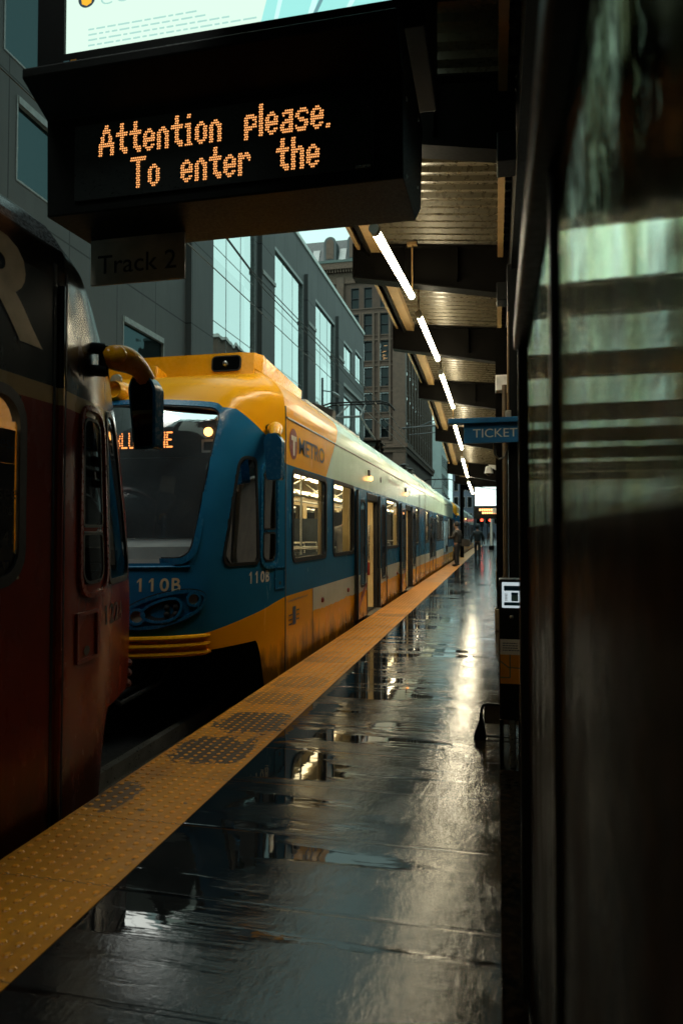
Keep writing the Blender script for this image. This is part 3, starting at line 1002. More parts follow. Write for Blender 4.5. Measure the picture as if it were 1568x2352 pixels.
# --- the near blue and yellow tram -------------------------------------------------
YS = 7.15
SEC1, SEC2 = 20.4, 22.0
YE = 36.6
blue = thing('tram', (-3.525, YS, 0), 'blue and yellow light rail tram numbered 110B, its doors open at the platform', 'tram', 'trams standing at the platform')
WINS = [(7.42, 8.96, 1.12, 2.10), (9.39, 10.80, 1.12, 2.12), (14.10, 15.95, 1.12, 2.10), (19.25, 20.15, 1.12, 2.10),
        (22.25, 23.30, 1.12, 2.10), (26.45, 28.0, 1.12, 2.10), (28.3, 29.7, 1.12, 2.10), (33.0, 34.5, 1.12, 2.10), (34.8, 36.2, 1.12, 2.10)]
OPENS = [(11.70, 12.98, .02, 2.08), (16.92, 18.16, .02, 2.08)]
CLOSED = [(23.6, 24.85), (24.85, 26.1), (30.1, 31.35), (31.35, 32.6)]
holes = WINS + OPENS + [(a, b, .02, 2.10) for a, b in CLOSED]
build_body(blue, YS, YE, holes, M['livery'])
PB = build_nose(blue, YS, 1, M['livery'], M['blue_paint'], None)
build_nose(blue, YE, -1, M['livery'], M['blue_paint'], None, full=False)
for h in WINS: side_window(blue, *h)
for i, (y0, y1, z0, z1) in enumerate(OPENS):
    mb = MB()
    mb.box(XR - .10, XR + .015, y0 - .05, y0, z0, z1 + .02)
    mb.box(XR - .10, XR + .015, y1, y1 + .05, z0, z1 + .02)
    mb.box(XR - .14, XR + .02, y0, y1, z1 - .10, z1 + .03)
    mb.build('door_frame', M['rubber'], blue, bevel=.01)
    door_leaf(blue, y0 - .80, y0 - .03, .055, True)
    door_leaf(blue, y1 + .06, y1 + .86, .055, False)
    dp = MB().box(-2.62, XR - .06, y1 - .06, y1 - .01, .02, 2.2).build('draught_screen', M['cream'], blue, bevel=.01)
    MB().box(-2.42, -2.32, y1 - .085, y1 - .06, .62, .86).build('call_box', M['swoosh'], dp, bevel=.01)
    MB().tube([(-2.33, y1 - .10, .9), (-2.33, y1 - .13, 1.0), (-2.33, y1 - .13, 1.45), (-2.33, y1 - .10, 1.55)], .018, 8).build('grab_handle', M['chrome'], dp, smooth=True)
    MB().box(XR - .02, XR + .10, y0, y1, -.03, .012).build('door_sill', M['rail'], blue)
for a, b in CLOSED: door_leaf(blue, a + .03, b - .03, .0, False)
# bellows section
mb = MB()
for y in (SEC1, SEC2):
    pr = [(XR + .012, -.2), (XR + .012, 2.86), (XR - .12, 3.06), (XR - .46, 3.28)]
    for i in range(3):
        mb.quad((pr[i][0], y - .05, pr[i][1]), (pr[i][0], y + .05, pr[i][1]), (pr[i + 1][0], y + .05, pr[i + 1][1] + .01), (pr[i + 1][0], y - .05, pr[i + 1][1] + .01))
mb.build('bellows', M['rubber'], blue)
interior(blue, YS + .1, YE - .1)
for y, f in ((8.1, 1), (9.2, 1), (10.2, 1), (14.6, 1), (15.5, 1), (18.9, 1)): seat_row(blue, -3.2, y, f)
for y in (8.3, 9.3, 10.3, 11.3, 14.0, 15.0): seat_row(blue, -4.75, y, 1)
# partitions seen through the windows
mb = MB().box(-2.285, -2.235, 8.86, 8.95, .02, 2.25)
mb.box(-2.36, -2.235, 10.70, 10.80, .02, 2.25)
mb.build('partition', M['cream'], blue, bevel=.01)
MB().box(-4.75, -2.5, 20.2, 20.26, .02, 2.02).build('far_partition', M['cab_dark'], blue)
MB().box(-4.7, -3.9, 16.0, 16.06, .02, 1.75).build('far_partition', M['seat'], blue)
MB().box(-3.0, -2.36, 14.02, 14.06, .02, 1.05).build('seat_screen', M['seat'], blue)
MB().lathe((XR - .045, 16.3, 1.36), (1, 0, 0), [(0, .19), (.012, .19), (.018, .17)], 24).build('round_sticker', M['rubber'], blue)
# writing
nose_text(blue, PB, '110B', 1.955, .905, .40, .115, M['cream_text'], -1, .02)
nose_text(blue, PB, '110B', .765, .922, .40, .115, M['white_text'], -1, .03)
side_text(blue, 'METRO', 7.66, 2.315, 1.20, .195, M['navy'], .01)
dm = MB().flat(circle(7.44, 2.405, .165, .172, 32), lambda y, z: (XR + .004, y, z)).build('round_emblem', M['swoosh'], blue)
mb = MB()
for a in (rrect(7.34, 7.55, 2.44, 2.495, .004, 1), rrect(7.412, 7.478, 2.275, 2.442, .004, 1)):
    mb.flat(a, lambda y, z: (XR + .007, y, z))
mb.build('emblem_letter', M['white_text'], dm)
side_text(blue, 'metrotransit.org', 14.4, 2.43, 1.75, .13, M['faded'], 0)
# small notices under the first window
side_text(blue, 'Courtesy of the Metropolitan Council', 7.24, .655, .80, .035, M['navy'], 0)
mb = MB()
for k, (y, z, ww, hh) in enumerate([(7.42, .40, .12, .20)]):
    mb.flat(rrect(y, y + ww, z, z + hh, .01, 2), lambda a, b: (XR + .004, a, b))
mb.build('door_notice', M['navy'], blue)
mb = MB()
for k in range(3):
    mb.flat(rrect(7.27, 7.40, .41 + k * .05, .425 + k * .05, .002, 1), lambda a, b: (XR + .004, a, b))
    mb.flat(rrect(7.57, 7.68, .44 + k * .05, .455 + k * .05, .002, 1), lambda a, b: (XR + .004, a, b))
mb.build('notice_print', M['sign_text'], blue)
# side fittings
for y, z in ((8.75, .55), (10.35, .55), (14.2, .5), (15.7, .5)):
    lf = MB().lathe((XR, y, z), (1, 0, 0), [(0, .035), (.02, .033), (.028, .02), (.03, .001)], 14).build('side_reflector', M['swoosh'], blue, smooth=True)
for y in (12.1, 17.2):
    b = MB().box(XR - .01, XR + .03, y - .05, y + .07, 2.42, 2.52).build('door_beacon', M['rubber'], blue, bevel=.01)
    MB().sphere((XR + .045, y, 2.37), .04, .05, .045).build('beacon_lens', M['lamp_amber'], b, smooth=True)
MB().lathe((XR - .002, 13.45, 2.45), (1, 0, 0), [(0, .06), (.01, .055), (.012, .001)], 16).build('speaker_grille', M['rubber'], blue)
# panel joints on the skin
mb = MB()
for y in (YS + .005,):
    mb.box(XR - .01, XR + .003, y - .012, y + .012, -.28, 2.78)
mb.box(XR - .01, XR + .003, 7.17, 10.9, 2.655, 2.668)
mb.box(XR - .01, XR + .003, 8.28, 8.29, -.2, .735)
mb.box(XR - .01, XR + .003, 10.86, 10.90, -.2, 1.10)
mb.box(XR - .01, XR + .003, 13.95, 13.97, -.2, .735)
for y in (24.85, 31.35): mb.box(XR - .01, XR + .004, y - .03, y + .03, .0, 2.1)
mb.build('panel_joint', M['rubber'], blue)
mb = MB().box(XR - .01, XR + .01, 7.2, 36.5, 2.655, 2.672).build('rain_gutter', M['white_paint'], blue)
# hatch on the flank
mb = MB()
hp = [(a_of(s, z), z) for s, z in ((.03, .83), (.25, .83), (.25, 1.06), (.03, 1.06))]
hp = smooth_poly(hp, .02, 3)
ht = MB().ring(grow(hp, -.012), hp, PB, .010, -.01).build('flank_hatch', M['blue_paint'], blue, smooth=True)
MB().flat(circle(a_of(.13, .89), .89, .025, .02, 12), lambda a, z: PB(a, z, .004)).build('hatch_lock', M['rubber'], ht)
# headlight cluster: oval rim with three lamps
def oval(ca, cz, ra, rz, tilt=-.22, n=36):
    return [(ca + ra * cos(2 * pi * k / n), cz + rz * sin(2 * pi * k / n) + tilt * ra * cos(2 * pi * k / n)) for k in range(n)]
for mir in (0, 1):
    Q = (lambda a, z, h=0.0: PB(AT - a, z, h)) if mir else PB
    rim = oval(1.72, .745, .37, .135)
    hl = MB().ring(grow(rim, -.018), grow(rim, .012), Q, .020, -.01).build('headlight_cluster', M['blue_paint'], blue, smooth=True)
    MB().ring(grow(rim, .012), grow(rim, .022), Q, .004, -.01).build('shadow_gap', M['rubber'], hl, smooth=True)
    for ca, cz, r in ((1.465, .828, .056), (1.945, .690, .062)):
        MB().ring(circle(ca, cz, r * .82), circle(ca, cz, r * 1.2), Q, .026, .0).build('lamp_rim', M['blue_paint'], hl, smooth=True)
        MB().flat(circle(ca, cz, r * .86), lambda a, z: Q(a, z, .006)).build('lamp_lens', M['lens'], hl)
    big = [(1.70 + .155 * cos(t) * (1 + .25 * cos(t)), .742 + .085 * sin(t) - .03 * cos(t)) for t in [2 * pi * k / 30 for k in range(30)]]
    MB().ring(big, grow(big, .022), Q, .026, .0).build('lamp_rim', M['blue_paint'], hl, smooth=True)
    MB().flat(big, lambda a, z: Q(a, z, .005)).build('lamp_recess', M['cab_dark'], hl)
    mb = MB()
    for i in (0, 1):
        for j in (0, 1):
            mb.lathe(Q(1.62 + i * .075, .705 + j * .062, .006), Q(1.65, .73, .1) - Q(1.65, .73, 0), [(0, .026), (.010, .024), (.016, .012), (.017, .001)], 12)
    mb.build('lamp_lens', M['cab_dark'], hl, smooth=True)
# small crease above the number
MB().tube([PB(1.50 + (AT - 3.0) * k / 30, 1.115, .006) for k in range(31)], .012, 6).build('nose_crease', M['blue_paint'], blue, smooth=True)
# lit destination board and lamp behind the windscreen
mb = MB().box(-3.95, -2.62, 6.30, 6.36, 2.16, 2.50)
bd = mb.build('destination_board', M['cab_dark'], blue)
DOT = {
 'A': ["...##...", "...##...", "..####..", "..####..", "..#..#..", ".##..##.", ".##..##.", ".##..##.", "########", "########", "##....##", "##....##", "##....##", "##....##"],
 'T': ["########", "########"] + ["...##..."] * 12,
 't': ["..##.."] * 4 + ["######", "######"] + ["..##.."] * 5 + ["..####", "...###", "....##"],
 'e': ["..##..", ".####.", "##..##", "##..##", "######", "######", "##....", "##..##", ".####.", "..##.."],
 'n': ["..##..", ".####.", "##.###"] + ["##..##"] * 7,
 'o': ["..##..", ".####."] + ["##..##"] * 6 + [".####.", "..##.."],
 'i': [".##.", ".##.", "....", "....", "###.", "###.", ".##.", ".##.", ".##.", ".##.", ".##.", ".##.", ".##.", "####"],
 'p': [".####.", "######", "##..##", "##...#", "##..##", "######", "####..", "##....", "##....", "##....", "##...."],
 'l': ["##"] * 14,
 'a': ["..####", ".#####", ".#..##", "....##", "..####", ".#####", "##..##", "##..##", "######", ".#####"],
 's': ["..###.", ".#####", "##...#", "##....", ".###..", "..####", "....##", "#...##", "#####.", ".####."],
 '.': ["##", "##"],
 'r': ["##.##.", "######", "###.##", "##...#"] + ["##...."] * 6,
 'h': ["##...."] * 4 + ["##.##.", "######", "###.##"] + ["##..##"] * 7,
 'B': ["####.", "#...#", "#...#", "####.", "#...#", "#...#", "####."], 'L': ["#...."] * 6 + ["#####"],
 'U': ["#...#"] * 6 + [".###."], 'E': ["#####", "#....", "#....", "####.", "#....", "#....", "#####"],
 'I': ["###", ".#.", ".#.", ".#.", ".#.", ".#.", "###"], 'N': ["#...#", "##..#", "##..#", "#.#.#", "#..##", "#..##", "#...#"],
}
def dots(mb, body, x, z, px, pz, y, r, space, drop={'p': 1}, n=6):
    """one row of a dot matrix display standing in the plane y"""
    for ch in body:
        if ch == ' ':
            x += space * px; continue
        g = DOT[ch]
        h = len(g); wd = max(len(q) for q in g)
        for j, row in enumerate(g):
            zz = z + (h - 1 - j - drop.get(ch, 0)) * pz
            sh = .5 * px * ((h - 1 - j) % 2) * 0.5
            for i, q in enumerate(row):
                if q == '#':
                    cx = x + i * px + sh
                    mb.add([(cx + r * cos(2 * pi * k / n), y, zz + r * sin(2 * pi * k / n)) for k in range(n)], [tuple(range(n))])
        x += (wd + 1) * px
    return x

mb = MB()
dots(mb, 'BLUE LINE', -3.715, 2.262, .0128, .0235, 6.295, .0095, 4, {}, 8)
mb.build('display_letters', M['led_red'], bd)
lm = MB().lathe((-2.715, 6.292, 2.395), (0, -1, 0), [(0, .045), (.02, .042), (.03, .025), (.032, .001)], 16).build('indicator_lamp', M['lamp_amber'], blue, smooth=True)
MB().ring(rrect(-2.765, -2.665, 2.215, 2.30, .006, 2), rrect(-2.785, -2.645, 2.195, 2.32, .006, 2), lambda u, v, h: (u, 6.295 - h, v), .006).build('instrument_frame', M['dash'], bd)
# roof of the near tram
mb = MB()
def fair(u, v):
    a = [(-2.52, 7.40), (-2.50, 7.24), (-2.56, 7.11), (-2.70, 7.06), (-4.35, 7.06), (-4.49, 7.11), (-4.55, 7.24), (-4.53, 7.40)]
    t = u * (len(a) - 1); i = min(len(a) - 2, int(t)); f = t - i
    x, y = a[i][0] + (a[i + 1][0] - a[i][0]) * f, a[i][1] + (a[i + 1][1] - a[i][1]) * f
    return (x, y + .05 * v, 3.02 + .36 * v)
mb.grid(fair, 28, 5, lambda u, v: False)
mb.flat([(-2.52, 7.45), (-2.50, 7.29), (-2.56, 7.16), (-2.70, 7.11), (-4.35, 7.11), (-4.49, 7.16), (-4.55, 7.29), (-4.53, 7.45)], lambda u, v: (u, v, 3.38))
mb.add([(-2.52, 7.45, 3.38), (-4.53, 7.45, 3.38), (-4.53, 8.9, 3.31), (-2.52, 8.9, 3.31)], [(0, 1, 2, 3)])
mb.add([(-2.52, 7.40, 3.02), (-2.52, 7.45, 3.38), (-2.52, 8.9, 3.31), (-2.52, 8.9, 3.0)], [(0, 1, 2, 3)])
mb.add([(-4.53, 7.40, 3.02), (-4.53, 7.45, 3.38), (-4.53, 8.9, 3.31), (-4.53, 8.9, 3.0)], [(3, 2, 1, 0)])
fa = mb.build('roof_fairing', M['yellow_paint'], blue, smooth=True)
o1 = rrect(-3.01, -2.70, 3.185, 3.335, .035, 4)
MB().ring(o1, grow(o1, .014), lambda u, v, h: (u, 7.062 + (v - 3.02) / .36 * .05 - h, v), .016, -.02).build('beacon_recess', M['rubber'], fa, smooth=True)
mb = MB().flat(o1, lambda u, v: (u, 7.050 + (v - 3.02) / .36 * .05, v))
mb.build('beacon_glass', M['dark_glass'], fa)
mb = MB().flat(o1, lambda u, v: (u, 7.055 + (v - 3.02) / .36 * .05, v)).build('beacon_back', M['cab_dark'], fa)
MB().lathe((-2.86, 7.075, 3.255), (0, -1, 0), [(0, .03), (.02, .028), (.03, .01)], 12).build('beacon_lens', M['chrome'], fa, smooth=True)
MB().lathe(PB(2.50, 2.80, -.05), (0.05, -1, .15), [(0, .14), (.05, .13), (.16, .10), (.20, .085), (.19, .07), (.15, .05)], 20).build('roof_headlight', M['yellow_paint'], blue, smooth=True)
MB().lathe(PB(2.50, 2.80, .125), (0.05, -1, .15), [(0, .065), (.02, .055), (.03, .001)], 16).build('roof_headlight_lens', M['lens'], blue, smooth=True)
MB().hexa([(-3.62, 6.75, 2.98), (-3.50, 6.75, 2.98), (-3.50, 7.0, 3.02), (-3.62, 7.0, 3.02)], [(-3.60, 6.78, 3.20), (-3.52, 6.78, 3.20), (-3.50, 6.98, 3.15), (-3.62, 6.98, 3.15)]).build('roof_antenna', M['yellow_paint'], blue, bevel=.012)
roof_box(blue, 'roof_unit', -4.3, -2.75, 10.0, 14.2, 3.27, 3.42, M['dirty_white'])
roof_box(blue, 'roof_unit', -4.3, -2.75, 24.0, 30.5, 3.27, 3.44, M['dirty_white'])
for y in (20.5, 21.9): MB().lathe((-2.66, y, 3.27), (0, 0, 1), [(0, .10), (.05, .16), (.10, .05), (.15, .14), (.19, .03)], 14).build('roof_insulator', M['rubber'], blue, smooth=True)
pantograph(blue, 17.6, 3.75, 4.78)
MB().box(-4.2, -2.85, 17.3, 18.9, 3.10, 3.46).build('pantograph_well', M['dark_steel'], blue, bevel=.03)
mirror(blue, YS, 1, M['yellow_paint'])
cp = MB().tube([(-3.525, 5.2, .28), (-3.525, 6.4, .28)], .09, 12).box(-3.72, -3.33, 5.30, 5.62, .12, .44).build('coupler', M['dark_steel'], blue, bevel=.02)
for dx in (-.45, .38, .52): MB().tube([(-3.525 + dx, 6.3, .34), (-3.525 + dx * 1.05, 5.8, .06), (-3.525 + dx, 5.2, .02), (-3.525 + dx, 4.8, .30)], .022, 8).build('jumper_cable', M['rubber'], cp, smooth=True)
# bogies in the dark below
mb = MB()
for y in (9.5, 21.2, 33.5):
    for x in (-2.80, -4.24):
        for dy in (-.9, .9): mb.lathe((x - .06, y + dy, .03), (1, 0, 0), [(0, .31), (.10, .31), (.12, .27)], 20)
mb.build('wheel', M['dark_steel'], blue)

# --- second blue tram coupled behind it --------------------------------------------
Y2 = 40.7
far = thing('tram', (-3.525, Y2, 0), 'second blue and yellow tram, farther along behind the one numbered 110B', 'tram', 'trams standing at the platform')
W2 = [(Y2 + a, Y2 + b, 1.12, 2.10) for a, b in ((.3, 1.8), (2.2, 3.6), (7.0, 8.8), (12.1, 13.0), (15.1, 16.1), (19.3, 20.9), (21.2, 22.6), (25.9, 27.4), (27.7, 29.1))]
C2 = [(Y2 + a, Y2 + a + 1.25) for a in (4.4, 5.65, 9.5, 10.75, 16.5, 17.75, 23.0, 24.25)]
build_body(far, Y2, Y2 + 29.4, W2 + [(a, b, .02, 2.10) for a, b in C2], M['livery'])
build_nose(far, Y2, 1, M['livery'], M['blue_paint'], None, full=False)
build_nose(far, Y2 + 29.4, -1, M['livery'], M['blue_paint'], None, full=False)
for h in W2: side_window(far, *h)
for a, b in C2: door_leaf(far, a + .03, b - .03, 0.0, False)
interior(far, Y2 + .1, Y2 + 29.3, False)
mb = MB()
for y in (Y2 + 13.4, Y2 + 15.0): mb.box(XR - .3, XR + .012, y - .05, y + .05, -.2, 2.9)
mb.build('bellows', M['rubber'], far)
pantograph(far, Y2 + 3.5, 3.55, 4.78)
mirror(far, Y2, 1, M['yellow_paint'])
roof_box(far, 'roof_unit', -4.3, -2.75, Y2 + 8, Y2 + 13, 3.27, 3.42, M['dirty_white'])
for y in (Y2 + 5.6, Y2 + 10.7):
    MB().sphere((XR + .03, y, 2.40), .045, .05, .05).build('beacon_lens', M['lamp_amber'], far, smooth=True)

# --- the red and black tram in front ------------------------------------------------
YR = 3.237
red = thing('tram', (-3.525, YR, 0), 'dark red and black tram with cream stripe numbered 122A, nearest at the left edge', 'tram', 'trams standing at the platform')
WR = [(1.30, 2.89, 1.20, 2.07), (-1.2, .9, 1.20, 2.07)]
build_body(red, -7.0, YR, WR, M['red_livery'])
PR = build_nose(red, YR, -1, M['red_livery'], M['red_paint'], None)
for h in WR: side_window(red, *h, r=.13)
interior(red, -6.9, YR - .1, False)
mb = MB()
mb.box(XR - .012, XR + .003, 3.132, 3.152, -.28, 2.80)
mb.box(XR - .012, XR + .004, 3.232, 3.242, -.28, 2.78)
mb.build('panel_joint', M['rubber'], red)
MB().tube([(XR + .004, 3.192, z / 10) for z in range(-2, 28)], .018, 8).build('corner_trim', M['red_livery'], red, smooth=True)
# what one sees behind its near window
pa = MB().box(-2.31, -2.2075, 2.872, 2.888, 1.15, 2.12).build('window_pillar', M['yellow_paint'], red, bevel=.02)
po = MB().box(-2.215, -2.208, 1.6, 2.862, 1.15, 1.74).build('window_poster', M['poster_blue'], red)
MB().box(-2.215, -2.208, 1.6, 2.862, 1.742, 1.90).build('poster_header', M['orange_poster'], po)
mb = MB()
for body, y1, z, h in (('es,', 2.60, 1.80, .05), ('see', 2.63, 1.575, .045), ('ing', 2.60, 1.50, .05)):
    vs, fs = text2d(body, None, h)
    wd = max(v[0] for v in vs)
    mb.add([(-2.2065, y1 + .245 - wd + u, z + v) for u, v in vs], fs)
mb.build('poster_lettering', M['sign_grey'], po)
mb = MB()
vs, fs = text2d('41', None, .062)
wd = max(v[0] for v in vs)
mb.add([(-2.2065, 2.855 - wd + u, 1.365 + v) for u, v in vs], fs)
mb.build('poster_lettering', M['white_text'], po)
st = MB().flat(circle(2.80, 1.27, .085, .085, 28), lambda y, z: (-2.2062, y, z)).build('window_sticker', M['faded'], red)
mb = MB()
put_text(mb, 'ATU', lambda u, v: (-2.2058, 2.755 + u, 1.25 + v), .105, .042, .02)
mb.build('sticker_lettering', M['navy'], st)
MB().tube([(-2.25, 2.80, 1.56), (-2.25, 2.76, 1.50), (-2.25, 2.765, 1.22)], .014, 8).build('grab_handle', M['sign_grey'], red, smooth=True)
# big letter on the black band
mb = MB()
put_text(mb, 'R', lambda u, v: (XR + .004, 2.52 + u, 2.33 + v), .52, .47, .035)
mb.build('big_letter', M['big_letter'], red)
# number and hatch on its corner
mb = MB()
a0 = a_of(.52, .92)
put_number(mb, '122A', lambda x, y: PR(a0 + x, .865 + y, .004), .43, .12, .015)
mb.build('lettering', M['sign_text'], red)
hp = smooth_poly([(a_of(s, z), z) for s, z in ((.15, .70), (.42, .70), (.42, .98), (.15, .98))], .015, 3)
ht = MB().ring(grow(hp, -.02), hp, PR, .012, -.01).build('flank_hatch', M['swoosh'], red, smooth=True)
MB().flat(circle(a_of(.28, .76), .76, .035, .028, 12), lambda a, z: PR(a, z, .005)).build('hatch_lock', M['rubber'], ht)
mirror(red, YR, -1, M['yellow_paint'])
MB().quad((XR + .003, 1.0, .38), (XR + .003, 2.58, .38), (XR + .003, 2.58, .46), (XR + .003, 1.0, .46)).build('stripe', M['faded'], red)
mb = MB()
for y in (.6,):
    for x in (-2.80, -4.24):
        for dy in (-.9, .9): mb.lathe((x - .06, y + dy, .03), (1, 0, 0), [(0, .31), (.10, .31), (.12, .27)], 20)
mb.build('wheel', M['dark_steel'], red)
roof_box(red, 'roof_unit', -4.4, -2.9, -4, 1.6, 3.10, 3.3, M['dark_steel'])
MB().hexa([(-2.9, 1.9, 3.05), (-2.4, 1.9, 2.98), (-2.4, 2.75, 2.98), (-2.9, 2.75, 3.05)], [(-2.9, 1.9, 3.42), (-2.6, 1.9, 3.40), (-2.6, 2.45, 3.40), (-2.9, 2.45, 3.42)]).build('roof_fairing', M['yellow_paint'], red, bevel=.03)

# ------------------------------------------------------------------ platform canopy
BEAMS = [(-1.4, 5.0), (1.9, 5.0), (5.3, 5.0), (8.69, 5.08), (12.2, 5.08), (16.3, 4.98), (20.9, 4.58), (25.9, 4.02), (31.0, 4.0), (36.0, 4.05)]
can = thing('platform_canopy', (.1, 10.4, 0), 'long dark steel platform canopy with corrugated tan underside and tapered beams', 'canopy')
def ztop(i, x):       # top of a beam / underside of the deck falls towards the wall
    return BEAMS[i][1] - .10 * (x + 1.75)
def bdepth(i):
    return .40 if i != 6 else .38
for i, (y, zt) in enumerate(BEAMS):
    xa, xb = -1.75, .16
    mb = MB()
    def sect(x, dep): return (ztop(i, x) - dep, ztop(i, x))
    l0, l1 = sect(xa, .40); r0, r1 = sect(xb, .56)
    # I-section: web and two flanges
    mb.hexa([(xa, y - .012, l0), (xb, y - .012, r0), (xb, y + .012, r0), (xa, y + .012, l0)], [(xa, y - .012, l1), (xb, y - .012, r1), (xb, y + .012, r1), (xa, y + .012, l1)])
    for k in (0, 1):
        la, lb = ((l0 - .02, l0 + .002) if k == 0 else (l1 - .002, l1 + .018)); ra, rb = ((r0 - .02, r0 + .002) if k == 0 else (r1 - .002, r1 + .018))
        mb.hexa([(xa, y - .10, la), (xb, y - .10, ra), (xb, y + .10, ra), (xa, y + .10, la)], [(xa, y - .10, lb), (xb, y - .10, rb), (xb, y + .10, rb), (xa, y + .10, lb)])
    mb.hexa([(xa - .012, y - .10, l0 - .02), (xa, y - .10, l0 - .02), (xa, y + .10, l0 - .02), (xa - .012, y + .10, l0 - .02)], [(xa - .012, y - .10, l1 + .018), (xa, y - .10, l1 + .018), (xa, y + .10, l1 + .018), (xa - .012, y + .10, l1 + .018)])
    for x in (-1.1, -.45): 
        za, zb_ = ztop(i, x) - .40 - .025 * 0, ztop(i, x)
        mb.box(x - .006, x + .006, y - .095, y + .095, za - .02, zb_)
    b = mb.build('beam', M['dark_steel'], can)
    MB().box(.02, .16, y - .13, y + .13, r0 - .10, r0 + .12).build('end_plate', M['black_metal'], b, bevel=.01)
# corrugated deck, bay by bay
for i in range(len(BEAMS) - 1):
    (ya, za), (yb, zb_) = BEAMS[i], BEAMS[i + 1]
    n = max(4, int(round((yb - ya) / .19)))
    mb = MB()
    prof = []
    for k in range(n):
        for t, h in ((0, .045), (.52, .045), (.64, 0), (.86, 0), (.98, .045)):
            prof.append(((k + t) / n, h))
    prof.append((1.0, .045))
    xs = (-1.66, .22)
    vs = []
    for f, h in prof:
        for x in xs:
            z = (za + (zb_ - za) * f) - .10 * (x + 1.75) + .02 + h
            vs.append((x, ya + (yb - ya) * f, z))
    m = len(vs)
    up = [(x, y, z + .03) for x, y, z in vs]
    fs = [(2 * k, 2 * k + 1, 2 * k + 3, 2 * k + 2) for k in range(len(prof) - 1)]
    mb.add(vs, [tuple(reversed(f)) for f in fs]); mb.add(up, fs)
    mb.add([vs[0], vs[1], up[1], up[0]], [(0, 1, 2, 3)])
    mb.build('roof_deck', M['deck'], can)
    # longitudinal members: edge channel, inner tan channel, wall-side angle
    def run(x0, x1, d0, d1, mat, nm):
        q = lambda x, z, dz: z - .10 * (x + 1.75) + dz
        MB().hexa([(x0, ya + .11, q(x0, za, d0)), (x1, ya + .11, q(x1, za, d0)), (x1, yb - .11, q(x1, zb_, d0)), (x0, yb - .11, q(x0, zb_, d0))],
                  [(x0, ya + .11, q(x0, za, d1)), (x1, ya + .11, q(x1, za, d1)), (x1, yb - .11, q(x1, zb_, d1)), (x0, yb - .11, q(x0, zb_, d1))]).build(nm, M[mat], can)
    run(-1.70, -1.655, -.07, .12, 'tan_steel', 'edge_angle')
    run(-1.52, -1.38, -.10, .018, 'tan_steel', 'purlin')
    run(-1.56, -1.522, -.14, .017, 'dark_steel', 'edge_channel')
    run(.035, .10, -.14, .018, 'tan_steel', 'wall_angle')
# wall-side girder and columns
mb = MB()
for i in range(len(BEAMS) - 1):
    (ya, za), (yb, zb_) = BEAMS[i], BEAMS[i + 1]
    qa, qb = za - .19, zb_ - .19
    mb.hexa([(.17, ya, qa - .62), (.30, ya, qa - .62), (.30, yb, qb - .62), (.17, yb, qb - .62)], [(.17, ya, qa + .16), (.30, ya, qa + .16), (.30, yb, qb + .16), (.17, yb, qb + .16)])
mb.build('wall_girder', M['black_metal'], can)
for y, x0, x1, zt in ((10.5, 0.0, .17, 4.42), (20.9, .0, .17, 3.9), (31.0, .0, .17, 3.3), (-1.4, .3, .46, 4.3)):
    mb = MB()
    xc, hw = (x0 + x1) / 2, (x1 - x0) / 2
    for s in (-1, 1): mb.box(xc - hw, xc + hw, y + s * .085 - .012, y + s * .085 + .012, .30, zt)
    mb.box(xc - .012, xc + .012, y - .073, y + .073, .30, zt)
    c = mb.build('column', M['dark_steel'], can)
    MB().box(xc - hw - .03, xc + hw + .05, y - .16, y + .16, 0, .31).build('column_footing', M['concrete'], c, bevel=.015)
# joists carrying on beyond the wall, open to the sky
for i, (y, zt) in enumerate(BEAMS):
    if i < 3: continue
    yy = (8.66, 12.1, 16.9, 20.9, 25.6, 31, 36)[i - 3]
    mb = MB().box(.30, 7.2, yy - .09, yy + .09, 4.02, 4.05)
    mb.box(.30, 7.2, yy - .012, yy + .012, 4.05, 4.37)
    mb.box(.30, 7.2, yy - .09, yy + .09, 4.37, 4.40)
    mb.build('rear_beam', M['dark_steel'], can)
mb = MB()
for x in (7.2,): mb.box(x, x + .16, -4, 40, 3.95, 4.45)
mb.build('rear_girder', M['black_metal'], can)

# ------------------------------------------------------------------ tube lights
TUBES = [((5.86, 4.015), (8.50, 4.336)), ((9.347, 4.351), (12.45, 4.517)), ((13.148, 4.423), (16.95, 4.45)), ((16.95, 4.13), (21.26, 3.956)), ((21.5, 3.69), (25.43, 3.43)), ((25.9, 3.30), (31.08, 3.14))]
TL = ['fluorescent tube light nearest the camera, hanging below the big message board', 'second tube light from the camera, in the bay behind the nearest one',
      'third tube light from the camera under the canopy', 'tube light partly behind the blue TICKET sign', 'tube light just beyond the TICKET sign', 'farthest tube light under the canopy, next to the distant lit advert']
def deck_z(x, y):
    for i in range(len(BEAMS) - 1):
        if BEAMS[i][0] <= y <= BEAMS[i + 1][0]:
            f = (y - BEAMS[i][0]) / (BEAMS[i + 1][0] - BEAMS[i][0])
            return BEAMS[i][1] + (BEAMS[i + 1][1] - BEAMS[i][1]) * f - .10 * (x + 1.75)
    return BEAMS[-1][1]
